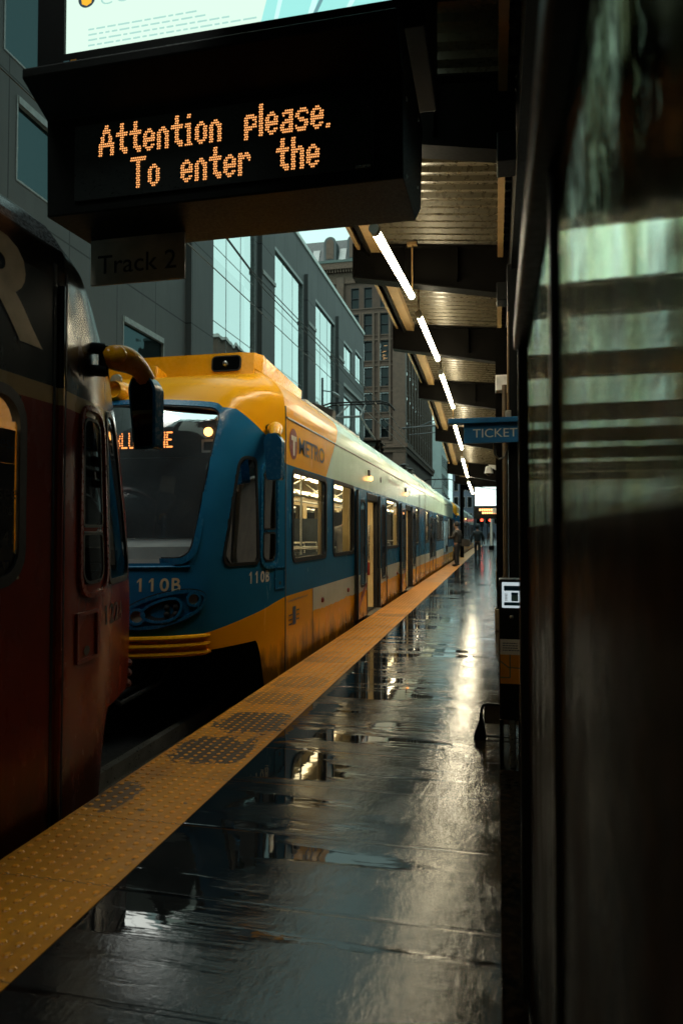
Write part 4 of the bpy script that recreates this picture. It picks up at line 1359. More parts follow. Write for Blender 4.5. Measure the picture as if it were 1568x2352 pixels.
for k, ((ya, za), (yb, zb_)) in enumerate(TUBES):
    x = -1.0
    t = thing('tube_light', (x, (ya + yb) / 2, (za + zb_) / 2), TL[k], 'tube light', 'tube lights hanging under the canopy')
    A, B = Vector((x, ya, za)), Vector((x, yb, zb_))
    d = (B - A).normalized()
    MB().tube([A, B], .037, 12).build('tube', M['tube'], t, smooth=True)
    mb = MB()
    mb.tube([A - d * .10, A - d * .002], .045, 12)
    mb.build('end_cap', M['tube_cap'], t, smooth=True)
    MB().tube([B + d * .002, B + d * .09], .045, 12).build('end_cap', M['tube_cap'], t, smooth=True)
    for P0 in (A - d * .06, B + d * .06):
        zt = deck_z(x, P0.y) + .02
        if zt > P0.z + .1:
            hr = MB().tube([P0 + Vector((0, 0, .03)), (P0.x, P0.y, zt)], .011, 6).build('hanger_rod', M['tan_steel'], t, smooth=True)
            MB().box(x - .06, x + .06, P0.y - .04, P0.y + .04, zt - .03, zt).build('hanger_plate', M['tan_steel'], hr)

# ------------------------------------------------------------------ message board and advert over the platform edge
XA, XB = -2.513, -.452
brd = thing('message_board', (-1.48, 3.5, 3.235), 'big black electronic board with two lines of amber dots reading Attention please', 'display board')
mb = MB()
prof = [(3.50, 3.235), (3.49, 3.79), (3.27, 3.90), (3.27, 3.955), (3.50, 4.06), (4.47, 4.06), (4.35, 3.46), (4.06, 3.262)]
mb.prism(prof, lambda u, v, t: (t, u, v), XA, XB)
mb.build('housing', M['housing'], brd, bevel=.008)
MB().box(-2.33, -.605, 3.488, 3.499, 3.30, 3.735).build('display_panel', M['panel_dark'], brd, bevel=.003)
for body, x, z in (('Attention', -2.172, 3.545), ('please.', -1.305, 3.545), ('To', -1.975, 3.342), ('enter', -1.672, 3.342), ('the', -1.125, 3.342)):
    mb = MB()
    dots(mb, body, x, z, .0119, .0127, 3.4855, .0049, 4)
    mb.build('word', M['led'], brd)
mb = MB()
for y, z in ((3.62, 3.72), (3.62, 3.30), (4.2, 3.95), (4.15, 3.50)): mb.lathe((XB, y, z), (1, 0, 0), [(0, .012), (.006, .010), (.008, .001)], 10)
mb.build('bolt', M['chrome'], brd, smooth=True)
MB().box(-.70, -.62, 3.484, 3.49, 3.305, 3.318).build('latch', M['chrome'], brd)

adv = thing('advert_screen', (-1.5, 3.7, 4.2), 'brightly lit pale advert screen in a black frame above the message board', 'advert screen')
fx0, fx1, fz0, fz1 = -2.735, -.36, 4.20, 5.75
sx0, sx1, sz0, sz1 = -2.552, -.527, 4.335, 5.45
mb = MB()
mb.box(fx0, fx1, 3.74, 4.55, fz0, fz1)
mb.build('cabinet', M['housing'], adv, bevel=.012)
MB().ring([(sx0, sz0), (sx1, sz0), (sx1, sz1), (sx0, sz1)], [(fx0, fz0 + .06), (fx1, fz0 + .06), (fx1, fz1), (fx0, fz1)], lambda u, v, h: (u, 3.735 - h, v), .035, 0).build('screen_frame', M['housing'], adv)
sc = MB().box(sx0, sx1, 3.72, 3.738, sz0, sz1).build('screen', M['screen'], adv)
mb = MB()
MB().box(sx0, sx1, 4.552, 4.57, sz0, sz1).build('added_rear_screen', M['screen'], adv)  # unseen back face, added to light the roof deck behind it
YS_ = 3.7185
mb.flat(circle(-2.413, 4.674, .058, .058, 28), lambda u, v: (u, YS_, v))
crest = mb.build('crest', M['ink_navy'], sc)
MB().flat([(x_ - .098, z_ + .010) for x_, z_ in ((-2.347, 4.632), (-2.315, 4.617), (-2.283, 4.632), (-2.277, 4.675), (-2.30, 4.70), (-2.312, 4.675), (-2.335, 4.70), (-2.353, 4.675))], lambda u, v: (u, YS_ - .001, v)).build('crest_flame', M['ink_gold'], crest)
mb = MB()
put_text(mb, 'COLLEGE', lambda u, v: (-2.319 + u, YS_, 4.615 + v), .62, .07, 0, 1.25)
mb.build('advert_title', M['ink_grey'], sc)
mb = MB()
for r in range(4):
    x = -2.40
    while x < -1.40 - .12 * r:
        ww = random.uniform(.025, .085)
        mb.flat(rrect(x, x + ww, 4.372 + r * .033, 4.383 + r * .033, .002, 1), lambda u, v: (u, YS_, v))
        x += ww + .014
mb.build('advert_print', M['ink_grey'], sc)
# sleeve of a pale coat at the right of the advert
mb = MB().flat([(-1.30, 4.337), (-.529, 4.337), (-.529, 4.80), (-.80, 4.80), (-1.05, 4.72), (-1.24, 4.56)], lambda u, v: (u, YS_, v))
cl = mb.build('advert_cloth', M['ink_teal'], sc)
mb = MB()
for pts in ([(-1.22, 4.345), (-1.19, 4.48), (-1.08, 4.62), (-1.06, 4.61), (-1.165, 4.47), (-1.195, 4.345)], [(-1.02, 4.345), (-.97, 4.50), (-.90, 4.62), (-.86, 4.61), (-.94, 4.49), (-.985, 4.345)], [(-.80, 4.345), (-.73, 4.47), (-.60, 4.60), (-.57, 4.58), (-.70, 4.46), (-.77, 4.345)]):
    mb.flat(pts, lambda u, v: (u, YS_ - .001, v))
mb.build('advert_fold', M['ink_pale'], cl)
MB().flat([(-.99, 4.345), (-.965, 4.345), (-.86, 4.55), (-.82, 4.62), (-.835, 4.625), (-.88, 4.56)], lambda u, v: (u, YS_ - .0012, v)).build('advert_crease', M['ink_dark'], cl)
mb = MB()
mb.flat(rrect(-2.555, -2.515, 4.278, 4.29, .002, 1), lambda u, v: (u, 3.698, v))
mb.build('status_sticker', M['sky_print'], adv)
MB().flat(rrect(-2.505, -2.465, 4.280, 4.292, .002, 1), lambda u, v: (u, 3.698, v)).build('status_sticker', M['map_orange'], adv)
mb = MB()
for x in (-2.2, -.8): mb.tube([(x, 4.2, 4.9 + .8), (x, 4.2, 6.4)], .05, 10)
for x in (-2.2, -.8): mb.box(x - .04, x + .04, 4.0, 5.1, 5.70, 5.78)
mb.build('hanger', M['black_metal'], adv)
mb = MB()
for x in (-1.9, -.9): mb.tube([(x, 4.3, 4.02), (x, 4.3, 4.24)], .035, 10)
mb.build('hanger', M['black_metal'], brd)

trk = thing('track_sign', (-2.16, 3.9, 2.97), 'grey hanging plate lettered Track 2 under the message board', 'sign')
MB().box(-2.478, -1.842, 3.89, 3.91, 2.969, 3.262).build('plate', M['sign_grey'], trk, bevel=.004)
mb = MB()
put_text(mb, 'Track 2', lambda u, v: (-2.425 + u, 3.888, 3.035 + v), .53, .118, .005)
mb.build('lettering', M['sign_text'], trk)
MB().box(-2.40, -2.02, 3.885, 3.915, 3.235, 3.262).build('clamp', M['sign_grey'], trk, bevel=.006)

# ------------------------------------------------------------------ ticket sign, post and fittings by the wall
tk = thing('ticket_sign', (-.1, 7.5, 2.37), 'blue hanging sign with pale letters TICKET beside the columns', 'sign')
mb = MB().box(-.495, .24, 7.44, 7.56, 2.572, 2.628)
mb.build('rail', M['sign_blue'], tk, bevel=.006)
MB().box(-.332, .235, 7.48, 7.52, 2.365, 2.573).build('board', M['sign_blue'], tk, bevel=.005)
mb = MB()
put_text(mb, 'TICKET', lambda u, v: (-.235 + u, 7.478, 2.422 + v), .455, .092, .004)
mb.build('lettering', M['white_text'], tk)
mb = MB()
mb.tube([(-.02, 7.52, 2.366), (-.015, 7.55, 2.25), (.03, 7.58, 2.20), (.09, 7.58, 2.22), (.12, 7.55, 2.30), (.125, 7.52, 2.366)], .012, 8)
mb.build('cable_loop', M['cable'], tk, smooth=True)
MB().box(.10, .16, 7.47, 7.53, 2.628, 2.70).build('junction_box', M['tube_cap'], tk, bevel=.006)
MB().tube([(.13, 7.5, 2.70), (.13, 7.5, 3.02), (.135, 7.5, 3.75)], .011, 8).build('supply_pipe', M['tan_steel'], tk, smooth=True)

pt = thing('steel_post', (.19, 7.68, 0), 'dark steel post right beside the TICKET sign, just behind the glazed case', 'post')
MB().box(.128, .245, 7.60, 7.76, 0, 4.3).build('shaft', M['black_metal'], pt, bevel=.008)
MB().box(.09, .28, 7.55, 7.81, 0, .03).build('base_plate', M['dark_steel'], pt)
MB().box(.14, .23, 7.545, 7.60, 2.40, 2.56).build('bracket_arm', M['sign_blue'], pt)
solo(MB().tube([(.171, 7.9, 3.05), (.171, 7.9, 3.72)], .012, 8).lathe((.171, 7.9, 3.70), (0, 0, 1), [(0, .022), (.05, .022)], 10).build('blue_pipe', M['sign_blue'], smooth=True), 'short blue upright pipe fixed high beside the white box', 'pipe')
solo(MB().box(.0, .19, 10.18, 10.38, 3.45, 3.68).build('electrical_box', M['white_panel'], bevel=.012), 'white square electrical box mounted high on the nearest column', 'box')
solo(MB().tube([(.105, 8.6, .9), (.105, 8.6, 3.2)], .028, 8).tube([(.105, 8.6, 0), (.105, 8.6, .9)], .036, 8).build('conduit', M['copper'], smooth=True), 'brown vertical conduit pipe between the dark column and the post', 'conduit')

val = thing('fare_post', (.077, 4.3, 0), 'slim dark fare post carrying a blue and white instruction plate and an orange map', 'fare machine')
MB().box(.012, .144, 4.30, 4.44, .30, 1.14).build('cabinet', M['black_metal'], val, bevel=.008)
mb = MB().box(.012, .035, 4.31, 4.43, 0, .30)
mb.box(.122, .144, 4.31, 4.43, 0, .30)
mb.build('leg', M['black_metal'], val)
MB().box(.07, .108, 4.36, 4.40, 0, .30).build('inner_pipe', M['chrome'], val, bevel=.008)
mb = MB().box(.03, .146, 4.288, 4.30, .970, 1.122)
pl = mb.build('instruction_plate', M['glow_plate'], val, bevel=.004)
mb = MB()
for z0, z1 in ((1.072, 1.102), (.984, 1.004)): mb.flat(rrect(.042, .143, z0, z1, .002, 1), lambda u, v: (u, 4.2865, v))
mb.flat(rrect(.084, .124, 1.046, 1.062, .002, 1), lambda u, v: (u, 4.2865, v))
mb.build('plate_band', M['sign_blue'], pl)
MB().flat(rrect(.084, .124, 1.010, 1.046, .002, 1), lambda u, v: (u, 4.2862, v)).build('plate_picture', M['sky_print'], pl)
mb = MB()
for k in range(5):
    mb.flat(rrect(.046, .062, 1.014 + k * .009, 1.018 + k * .009, .001, 1), lambda u, v: (u, 4.2865, v))
mb.build('plate_print', M['sign_grey'], pl)
MB().lathe((.085, 4.30, .915), (0, -1, 0), [(0, .012), (.01, .011), (.014, .004)], 12).build('lock', M['chrome'], val, smooth=True)
mb = MB().box(.018, .132, 4.290, 4.30, .692, .782)
tl = mb.build('text_plate', M['white_panel'], val)
mb = MB()
for r in range(4):
    x = .033
    while x < .118:
        ww = random.uniform(.006, .016)
        mb.flat(rrect(x, x + ww, .715 + r * .014, .720 + r * .014, .001, 1), lambda u, v: (u, 4.2885, v)); x += ww + .003
mb.build('plate_print', M['navy'], tl)
mp = MB().box(.018, .132, 4.290, 4.30, .520, .692).build('line_map', M['map_orange'], val)
mb = MB()
def strip(p, q, wd):
    p, q = Vector(p), Vector(q); n = (q - p).normalized(); n = Vector((-n.y, n.x)) * wd
    mb.add([(a.x, 4.2885, a.y) for a in (p - n, q - n, q + n, p + n)], [(0, 1, 2, 3)])
strip((.074, .692), (.074, .556), .0035); strip((.074, .556), (.019, .556), .0035)
strip((.019, .652), (.066, .616), .003); strip((.066, .616), (.131, .614), .003)
mb.build('map_line', M['map_line'], mp)

bn = thing('leaning_rail', (-.05, 4.95, 0), 'low dark metal rail end with curved foot on the platform beside the fare post', 'rail')
MB().tube([(.30, 4.95, .235), (-.07, 4.95, .235), (-.095, 4.95, .225), (-.108, 4.95, .20), (-.11, 4.95, .12)], .010, 10).build('tube_frame', M['black_metal'], bn, smooth=True)
MB().prism([(-.165, 0), (-.075, 0), (-.08, .03), (-.095, .13), (-.10, .18), (-.122, .18), (-.128, .11), (-.155, .04)], lambda u, v, t: (u, t, v), 4.92, 4.98).build('foot', M['black_metal'], bn, bevel=.008)
MB().box(-.09, .30, 4.955, 4.965, .10, .225).build('infill_plate', M['copper'], bn)
MB().tube([(-.10, 4.95, .015), (.30, 4.95, .015)], .008, 8).build('lower_bar', M['black_metal'], bn, smooth=True)

# dome camera hung from the canopy column
cm = thing('security_camera', (-.12, 13.2, 2.5), 'small white dome security camera on a bracket under the canopy', 'security camera')
MB().hexa([(-.12, 13.17, 2.64), (.06, 13.17, 2.54), (.06, 13.23, 2.54), (-.12, 13.23, 2.64)], [(-.14, 13.17, 2.68), (.06, 13.17, 2.66), (.06, 13.23, 2.66), (-.14, 13.23, 2.68)]).build('bracket', M['white_panel'], cm, bevel=.006)
MB().lathe((-.13, 13.2, 2.65), (0, 0, -1), [(0, .045), (.02, .06), (.10, .075), (.13, .085), (.135, .06)], 20).build('housing', M['white_panel'], cm, smooth=True)
MB().lathe((-.13, 13.2, 2.518), (0, 0, -1), [(0, .055), (.03, .045), (.05, .02), (.053, .001)], 16).build('dome', M['dark_glass'], cm, smooth=True)
solo(MB().tube([(.04, 13.4, 2.5), (.04, 13.4, 4.3)], .03, 8).build('camera_pole', M['dark_steel'], smooth=True), 'thin dark upright pole behind the column carrying the dome camera', 'pole')

# ------------------------------------------------------------------ glazed display case close by on the right
sh = thing('display_case', (.09, 1.1, 0), 'rain streaked glazed display case in black framing, close by along the right edge', 'display case')
GX = .09
MB().box(.054, .112, -.6, 2.17, 1.972, 2.05).build('header', M['black_metal'], sh, bevel=.008)
for y0, y1, x0 in ((2.135, 2.168, .066), (1.075, 1.095, .08), (.02, .05, .08)):
    MB().box(x0, .105, y0, y1, .06, 1.972).build('mullion', M['black_metal'], sh, bevel=.004)
MB().box(.08, .105, -.6, 2.17, 0, .06).build('sill', M['black_metal'], sh, bevel=.004)
for y0, y1 in ((.05, 1.075), (1.095, 2.135)):
    MB().box(GX, GX + .006, y0, y1, 1.435, 1.972).build('glass_pane', M['shelter_glass'], sh)
    MB().box(GX - .001, GX + .010, y0, y1, .06, 1.435).build('lower_panel', M['granite'], sh)
MB().box(.008, .15, .3, 4.22, 0, .035).build('kerb', M['granite'], sh, bevel=.006)
rf = thing('ticket_booth', (1.4, 1.5, 0), 'dark ticket booth with a flat roof standing behind the glazed case', 'booth')
MB().box(.30, 2.6, -3, 3.75, 3.0, 3.10).build('roof', M['dark_steel'], rf)
MB().box(2.6, 2.66, -3, 3.75, 0, 3.0).build('rear_wall', M['granite'], rf)
for y in (-2.9, 3.6): MB().box(2.4, 2.5, y, y + .1, 0, 3.0).build('roof_post', M['black_metal'], rf)
for y in (-2.9, 3.6): MB().box(.34, .40, y, y + .06, 0, 3.0).build('roof_post', M['black_metal'], rf)

# ------------------------------------------------------------------ far end of the platform
fs_ = thing('advert_screen', (-.45, 31, 2.6), 'distant lit white advert screen at the far end of the canopy', 'advert screen')
MB().box(-.90, .12, 30.95, 31.0, 2.58, 3.40).build('screen', M['screen_far'], fs_, bevel=.02)
MB().box(-.96, .18, 31.005, 31.4, 2.50, 3.46).build('cabinet', M['housing'], fs_)
fb = thing('message_board', (-.42, 31, 2.1), 'distant dark board with blurred amber letters below the far lit advert', 'display board')
MB().box(-.96, .16, 30.9, 31.5, 2.02, 2.50).build('housing', M['housing'], fb, bevel=.02)
mb = MB()
for r, (x0, ww) in enumerate(((-.72, .62), (-.60, .66))):
    x = x0
    while x < x0 + ww - .05:
        mb.flat(rrect(x, x + .07, 2.36 - r * .13, 2.45 - r * .13, .01, 2), lambda u, v: (u, 30.89, v)); x += .095
mb.build('lettering', M['led_far'], fb)
solo(MB().box(-.16, .02, 30.6, 30.63, 2.24, 2.46).build('track_sign', M['white_panel'], bevel=.01), 'tiny pale square sign beside the distant amber letters', 'sign')

# ------------------------------------------------------------------ people
M['skin'] = plain('skin', (.22, .12, .08), .5, 0, .1)
M['jacket_black'] = plain('dark quilted jacket', (.022, .020, .018), .6, 0, .5, 14, .4)
M['jacket_navy'] = plain('dark teal parka', (.018, .032, .038), .6, 0, .4, 9, .3)
M['jacket_grey'] = plain('grey jacket', (.16, .16, .16), .7, 0, .2, 9)
M['jacket_pale'] = plain('pale grey hood', (.28, .27, .23), .8, 0, .2, 9)
M['trousers'] = plain('dark trousers', (.018, .018, .020), .75, 0, .3, 9)
M['shoe'] = plain('dark shoe', (.012, .011, .010), .5)
M['hair'] = plain('dark hair', (.015, .011, .009), .6, 0, .3, 30)
M['bag_cloth'] = plain('dark bag cloth', (.02, .017, .014), .65, 0, .3, 10)
M['fur'] = plain('grey fur trim', (.12, .12, .11), .9, 0, .4, 40)

def skin_mesh(name, chains, mat, parent, loc, rz, sub=2):
    """chains: list of ([(point, radius), ...], link) grown as one surface by the Skin modifier"""
    vs, es, rs = [], [], []
    def find(p):
        for i, q in enumerate(vs):
            if (Vector(q) - Vector(p)).length < 1e-4: return i
        vs.append(tuple(p)); return len(vs) - 1
    for ch in chains:
        prev = None
        for p, r in ch:
            n0 = len(vs)
            i = find(p)
            if i == n0: rs.append(r)
            if prev is not None and prev != i: es.append((prev, i))
            prev = i
    me = bpy.data.meshes.new(name)
    R = Matrix.Rotation(rz, 3, 'Z')
    me.from_pydata([tuple(R @ Vector(v)) for v in vs], es, [])
    o = bpy.data.objects.new(name, me)
    COL.objects.link(o)
    me.materials.append(mat)
    sk = o.modifiers.new('skin', 'SKIN')
    sk.use_smooth_shade = True
    for i, d in enumerate(me.skin_vertices[0].data):
        r = rs[i]
        d.radius = r if isinstance(r, tuple) else (r, r)
        d.use_root = (i == 0)
    sb = o.modifiers.new('sub', 'SUBSURF'); sb.levels = sub; sb.render_levels = sub
    if parent: o.parent = parent
    else: o.location = loc
    OFF[o.name] = Vector(loc)
    return o

def person(loc, rz, label, jacket, trousers, arms, legs, head_tilt=0.0, hood=False, height=1.74, seated=False, group=None):
    """faces local +Y; arms: two lists elbow, wrist; legs: two lists knee, ankle"""
    k = height / 1.74
    root = thing('person', loc, label, 'person', group)
    hip = Vector((0, 0, .92 if not seated else .50))
    def H(x, y, z): return Vector((x, y, z))
    pel = hip
    sp = [pel, pel + H(0, .005, .16), pel + H(0, -.01, .34), pel + H(0, -.015, .49)]
    nk = pel + H(0, .0, .58); hd0 = pel + H(0, .03 + head_tilt * .3, .66); hd1 = pel + H(0, .045 + head_tilt, .76); hd2 = pel + H(0, .03 + head_tilt, .83)
    S = lambda v: v * k
    ch = [[(S(sp[0]), (.15 * k, .11 * k)), (S(sp[1]), (.13 * k, .10 * k)), (S(sp[2]), (.16 * k, .11 * k)), (S(sp[3]), (.13 * k, .09 * k)), (S(nk), .055 * k), (S(hd0), (.068 * k, .075 * k)), (S(hd1), (.076 * k, .092 * k)), (S(hd2), (.060 * k, .07 * k))],
          [(S(hd1), .08 * k), (S(hd1 + H(0, .105, -.03)), .012 * k)]]
    jc = [[(S(sp[0] + H(0, 0, -.05)), (.185 * k, .145 * k)), (S(sp[1]), (.185 * k, .145 * k)), (S(sp[2]), (.205 * k, .145 * k)), (S(sp[3]), (.15 * k, .11 * k)), (S(nk + H(0, -.005, -.02)), .075 * k)]]
    tc = [[(S(sp[0] + H(0, 0, .03)), (.15 * k, .12 * k)), (S(sp[0] + H(0, 0, -.02)), (.155 * k, .12 * k))]]
    shoes = MB()
    for s, arm in ((-1, arms[0]), (1, arms[1])):
        sh_ = sp[3] + H(s * .18, 0, -.04); el, wr = Vector(arm[0]) + pel, Vector(arm[1]) + pel
        d = (wr - el).normalized()
        side = Vector((s, 0, 0))
        ch.append([(S(sp[3]), .12 * k), (S(sh_), .058 * k), (S(el), .042 * k), (S(wr), .028 * k), (S(wr + d * .05), (.032 * k, .018 * k)), (S(wr + d * .09), (.034 * k, .016 * k))])
        base = wr + d * .09
        perp = d.cross(Vector((0, 1, .2))).normalized()
        curl = Vector((-s * .3, .5, 0))
        for f, ln in enumerate((.068, .078, .072, .055)):
            b = base + perp * (f - 1.5) * .019
            ch.append([(S(base), .02 * k), (S(b + d * .012), .0085 * k), (S(b + d * ln * .6 + curl * .012), .008 * k), (S(b + d * ln + curl * .035), .0065 * k)])
        th = wr + d * .035
        ch.append([(S(wr + d * .05), .02 * k), (S(th + perp * .035 * -1), .010 * k), (S(th + perp * -.045 + d * .05), .0085 * k)])
        jc.append([(S(sp[3]), .13 * k), (S(sh_), .085 * k), (S(el), .066 * k), (S(wr - d * .01), .047 * k)])
    for s, lg in ((-1, legs[0]), (1, legs[1])):
        hp_ = pel + H(s * .09, 0, -.06); kn, an = Vector(lg[0]), Vector(lg[1])
        ch.append([(S(sp[0]), .12 * k), (S(hp_), .085 * k), (S(kn), .055 * k), (S(an), .038 * k), (S(an + H(0, .06, -.05)), (.038 * k, .03 * k)), (S(an + H(0, .15, -.06)), (.036 * k, .022 * k))])
        tc.append([(S(sp[0] + H(0, 0, -.02)), .13 * k), (S(hp_), .10 * k), (S(kn), .073 * k), (S(an + H(0, 0, .0)), .062 * k)])
        R = Matrix.Rotation(rz, 3, 'Z')
        def sf(u, v, an=an):
            a = 2 * pi * u
            x = .052 * cos(a) * sin(pi * v); y = .145 * sin(a) * sin(pi * v) + .06; z = max(-.075, -.05 * cos(pi * v) - .03 + (.03 if sin(a) < 0 else 0))
            q = R @ ((an + H(x, y, z)) * k)
            return (loc[0] + q.x, loc[1] + q.y, loc[2] + q.z)
        shoes.grid(sf, 16, 8)
    b = skin_mesh('body', ch, M['skin'], root, loc, rz)
    skin_mesh('jacket', jc, jacket, root, loc, rz)
    skin_mesh('trousers', tc, trousers, root, loc, rz)
    shoes.build('shoes', M['shoe'], root, smooth='all')
    R = Matrix.Rotation(rz, 3, 'Z')
    c = hd1 + H(0, -.018, .022)
    def hf(u, v):
        a = 2 * pi * u
        rr = (.094, .112, .115) if not hood else (.125, .135, .15)
        zc = -cos(pi * v)
        p = c + H(rr[0] * cos(a) * sin(pi * v), rr[1] * sin(a) * sin(pi * v) - (.012 if not hood else .02), rr[2] * zc + (0 if not hood else -.01))
        p += Vector((sin(9 * a) * .004, cos(7 * a) * .004, 0))
        q = R @ (p * k)
        return (loc[0] + q.x, loc[1] + q.y, loc[2] + q.z)
    def hs(u, v):
        a = 2 * pi * u
        front = sin(a) > .35
        return (front and v < (.80 if not hood else .70)) or (v < .22 and not hood)
    MB().grid(hf, 24, 16, hs).build('hair' if not hood else 'hood', M['hair'] if not hood else jacket, root, smooth='all')
    # eyes and mouth
    fm = MB()
    for sx in (-.032, .032):
        q = R @ ((hd1 + H(sx, .088, .012)) * k); fm.sphere((loc[0] + q.x, loc[1] + q.y, loc[2] + q.z), .010 * k, .006 * k, .006 * k, 8, 6)
    q = R @ ((hd1 + H(0, .085, -.062)) * k); fm.sphere((loc[0] + q.x, loc[1] + q.y, loc[2] + q.z), .020 * k, .006 * k, .005 * k, 8, 6)
    fm.build('face_features', M['hair'], root, smooth='all')
    return root

STAND = [((-.09, .01, .48), (-.095, -.02, .085)), ((.09, .03, .48), (.10, .03, .085))]
DOWN = [((-.27, -.03, .22), (-.27, .06, -.02)), ((.27, -.03, .22), (.27, .06, -.02))]
person((-1.60, 29.4, .004), radians(62), 'person in dark patterned jacket standing at the tram edge with one arm bent', M['jacket_black'], M['trousers'],
       [((-.28, .02, .25), (-.10, .26, .24)), ((.28, -.02, .24), (.26, .12, .02))], STAND, .01, False, 1.80)
g = MB()
g.prism(smooth_poly([(-1.42, .86), (-1.08, .84), (-1.06, 1.12), (-1.40, 1.16)], .05, 4), lambda u, v, t: (u, 29.2 + t, v), -.09, .09)
bag = g.build('shoulder_bag', M['bag_cloth'], bevel=.03, smooth=True)
solo(bag, 'dark bag hanging at the side of the person waiting by the tram', 'bag')
person((-.98, 37.6, 0), radians(4), 'person in a dark hooded parka walking away along the wet platform', M['jacket_navy'], M['trousers'],
       [((-.30, -.05, .20), (-.33, .02, -.04)), ((.30, .02, .20), (.33, .10, -.03))], [((-.09, .06, .48), (-.09, -.02, .085)), ((.09, .0, .47), (.085, -.16, .11))], .02, True, 1.80)
person((-.42, 63, 0), radians(10), 'small distant person in black beside the far platform pole', M['jacket_black'], M['trousers'], DOWN, STAND, 0, False, 1.75)
SIT = [((-.10, .44, .48), (-.10, .44, .085)), ((.10, .44, .48), (.10, .44, .085))]
LAP = [((-.24, .08, .22), (-.12, .30, .14)), ((.24, .08, .22), (.12, .30, .14))]
person((-2.98, 9.35, .012), radians(0), 'passenger in a pale hooded top sitting behind the first tram window', M['jacket_pale'], M['trousers'], LAP, SIT, .10, True, 1.55, True)
person((-2.87, 13.35, .012), radians(10), 'passenger with dark hair and grey jacket seen from behind through the second window', M['jacket_grey'], M['trousers'], DOWN, STAND, 0, False, 1.84)

# ------------------------------------------------------------------ grey office building across the tracks
FX = -14.0
gb = thing('office_building', (FX - 6, 40, 0), 'grey stone panelled building with tall pale mirrored windows behind the trams', 'building')
GW = [(32.75, 39.2, 4.0, 20.1), (42.63, 49.72, 4.0, 20.1), (52.9, 60.2, 4.0, 20.1), (63.3, 67.9, 17.0, 19.6), (69.5, 73.0, 17.0, 20.2),
      (63.3, 67.9, 9.5, 14.6), (69.5, 73.0, 9.5, 14.6), (24.2, 27.6, 6.4, 9.8), (18.0, 21.6, 12.0, 14.6), (17.4, 20.6, 15.6, 19.4), (24.6, 27.6, 12.6, 14.4), (11.5, 15, 6.4, 9.8), (11.5, 15, 15.6, 19.4)]
mb = MB()
wall_holes(mb, FX, 29.7, 74.3, -1, 22.97, [h for h in GW if h[0] > 29.7])
wall_holes(mb, FX + .0, -12, 29.7, -1, 44.0, [h for h in GW if h[0] < 29.7])  # near stretch raised out of view to darken the street below
for h in GW:
    y0, y1, z0, z1 = h
    d = FX - .16
    mb.quad((FX, y0, z0), (FX, y0, z1), (d, y0, z1), (d, y0, z0)); mb.quad((FX, y1, z1), (FX, y1, z0), (d, y1, z0), (d, y1, z1))
    mb.quad((FX, y0, z1), (FX, y1, z1), (d, y1, z1), (d, y0, z1)); mb.quad((FX, y1, z0), (FX, y0, z0), (d, y0, z0), (d, y1, z0))
mb.quad((FX, 74.3, -1), (FX, 74.3, 22.97), (FX - 14, 74.3, 22.97), (FX - 14, 74.3, -1))
mb.quad((FX, 29.7, 22.97), (FX, 29.7, 44), (FX - 14, 29.7, 44), (FX - 14, 29.7, 22.97))
mb.quad((FX, 29.7, 22.97), (FX, 74.3, 22.97), (FX - 14, 74.3, 22.97), (FX - 14, 29.7, 22.97))
mb.build('wall', M['grey_stone'], gb)
MB().box(FX - .3, FX + .10, 29.7, 74.4, 22.97, 23.28).build('coping', M['pale_trim'], gb)
mb = MB()
for y0, y1 in ((29.75, 32.3), (39.7, 42.2), (50.2, 52.5), (60.7, 62.9)): mb.box(FX, FX + .28, y0, y1, -1, 20.9)
mb.build('pilaster', M['grey_stone'], gb)
for y0, y1 in ((39.7, 42.2), (50.2, 52.5), (60.7, 62.9)): MB().box(FX + .28, FX + .36, y0, y1, 17.1, 17.35).build('ledge', M['grey_trim'], gb)
MB().box(FX, FX + .16, 62.9, 74.35, 15.2, 15.5).build('ledge', M['grey_trim'], gb)
for h in GW:
    y0, y1, z0, z1 = h
    mb = MB()
    gx = FX - .10
    w_ = .06
    mb.box(gx - .05, FX + .02, y0, y0 + w_, z0, z1); mb.box(gx - .05, FX + .02, y1 - w_, y1, z0, z1)
    mb.box(gx - .05, FX + .05, y0 + w_, y1 - w_, z1 - .22, z1); mb.box(gx - .05, FX + .02, y0 + w_, y1 - w_, z0, z0 + w_)
    ny = max(1, int(round((y1 - y0) / 2.3)))
    for k in range(1, ny): mb.box(gx - .03, gx + .015, y0 + (y1 - y0) * k / ny - .010, y0 + (y1 - y0) * k / ny + .010, z0 + w_, z1 - w_)
    nz = int((z1 - z0) / 3.9)
    for k in range(1, nz + 1):
        z = z1 - k * 3.9
        if z > z0 + .5: mb.box(gx - .03, gx + .015, y0 + w_, y1 - w_, z - .016, z + .016)
    f = mb.build('window', M['frame_grey'], gb)
    MB().quad((gx, y0 + .05, z0 + .05), (gx, y1 - .05, z0 + .05), (gx, y1 - .05, z1 - .05), (gx, y0 + .05, z1 - .05)).build('pane', M['sky_glass' if y0 > 29 else 'dark_refl_glass'], f)

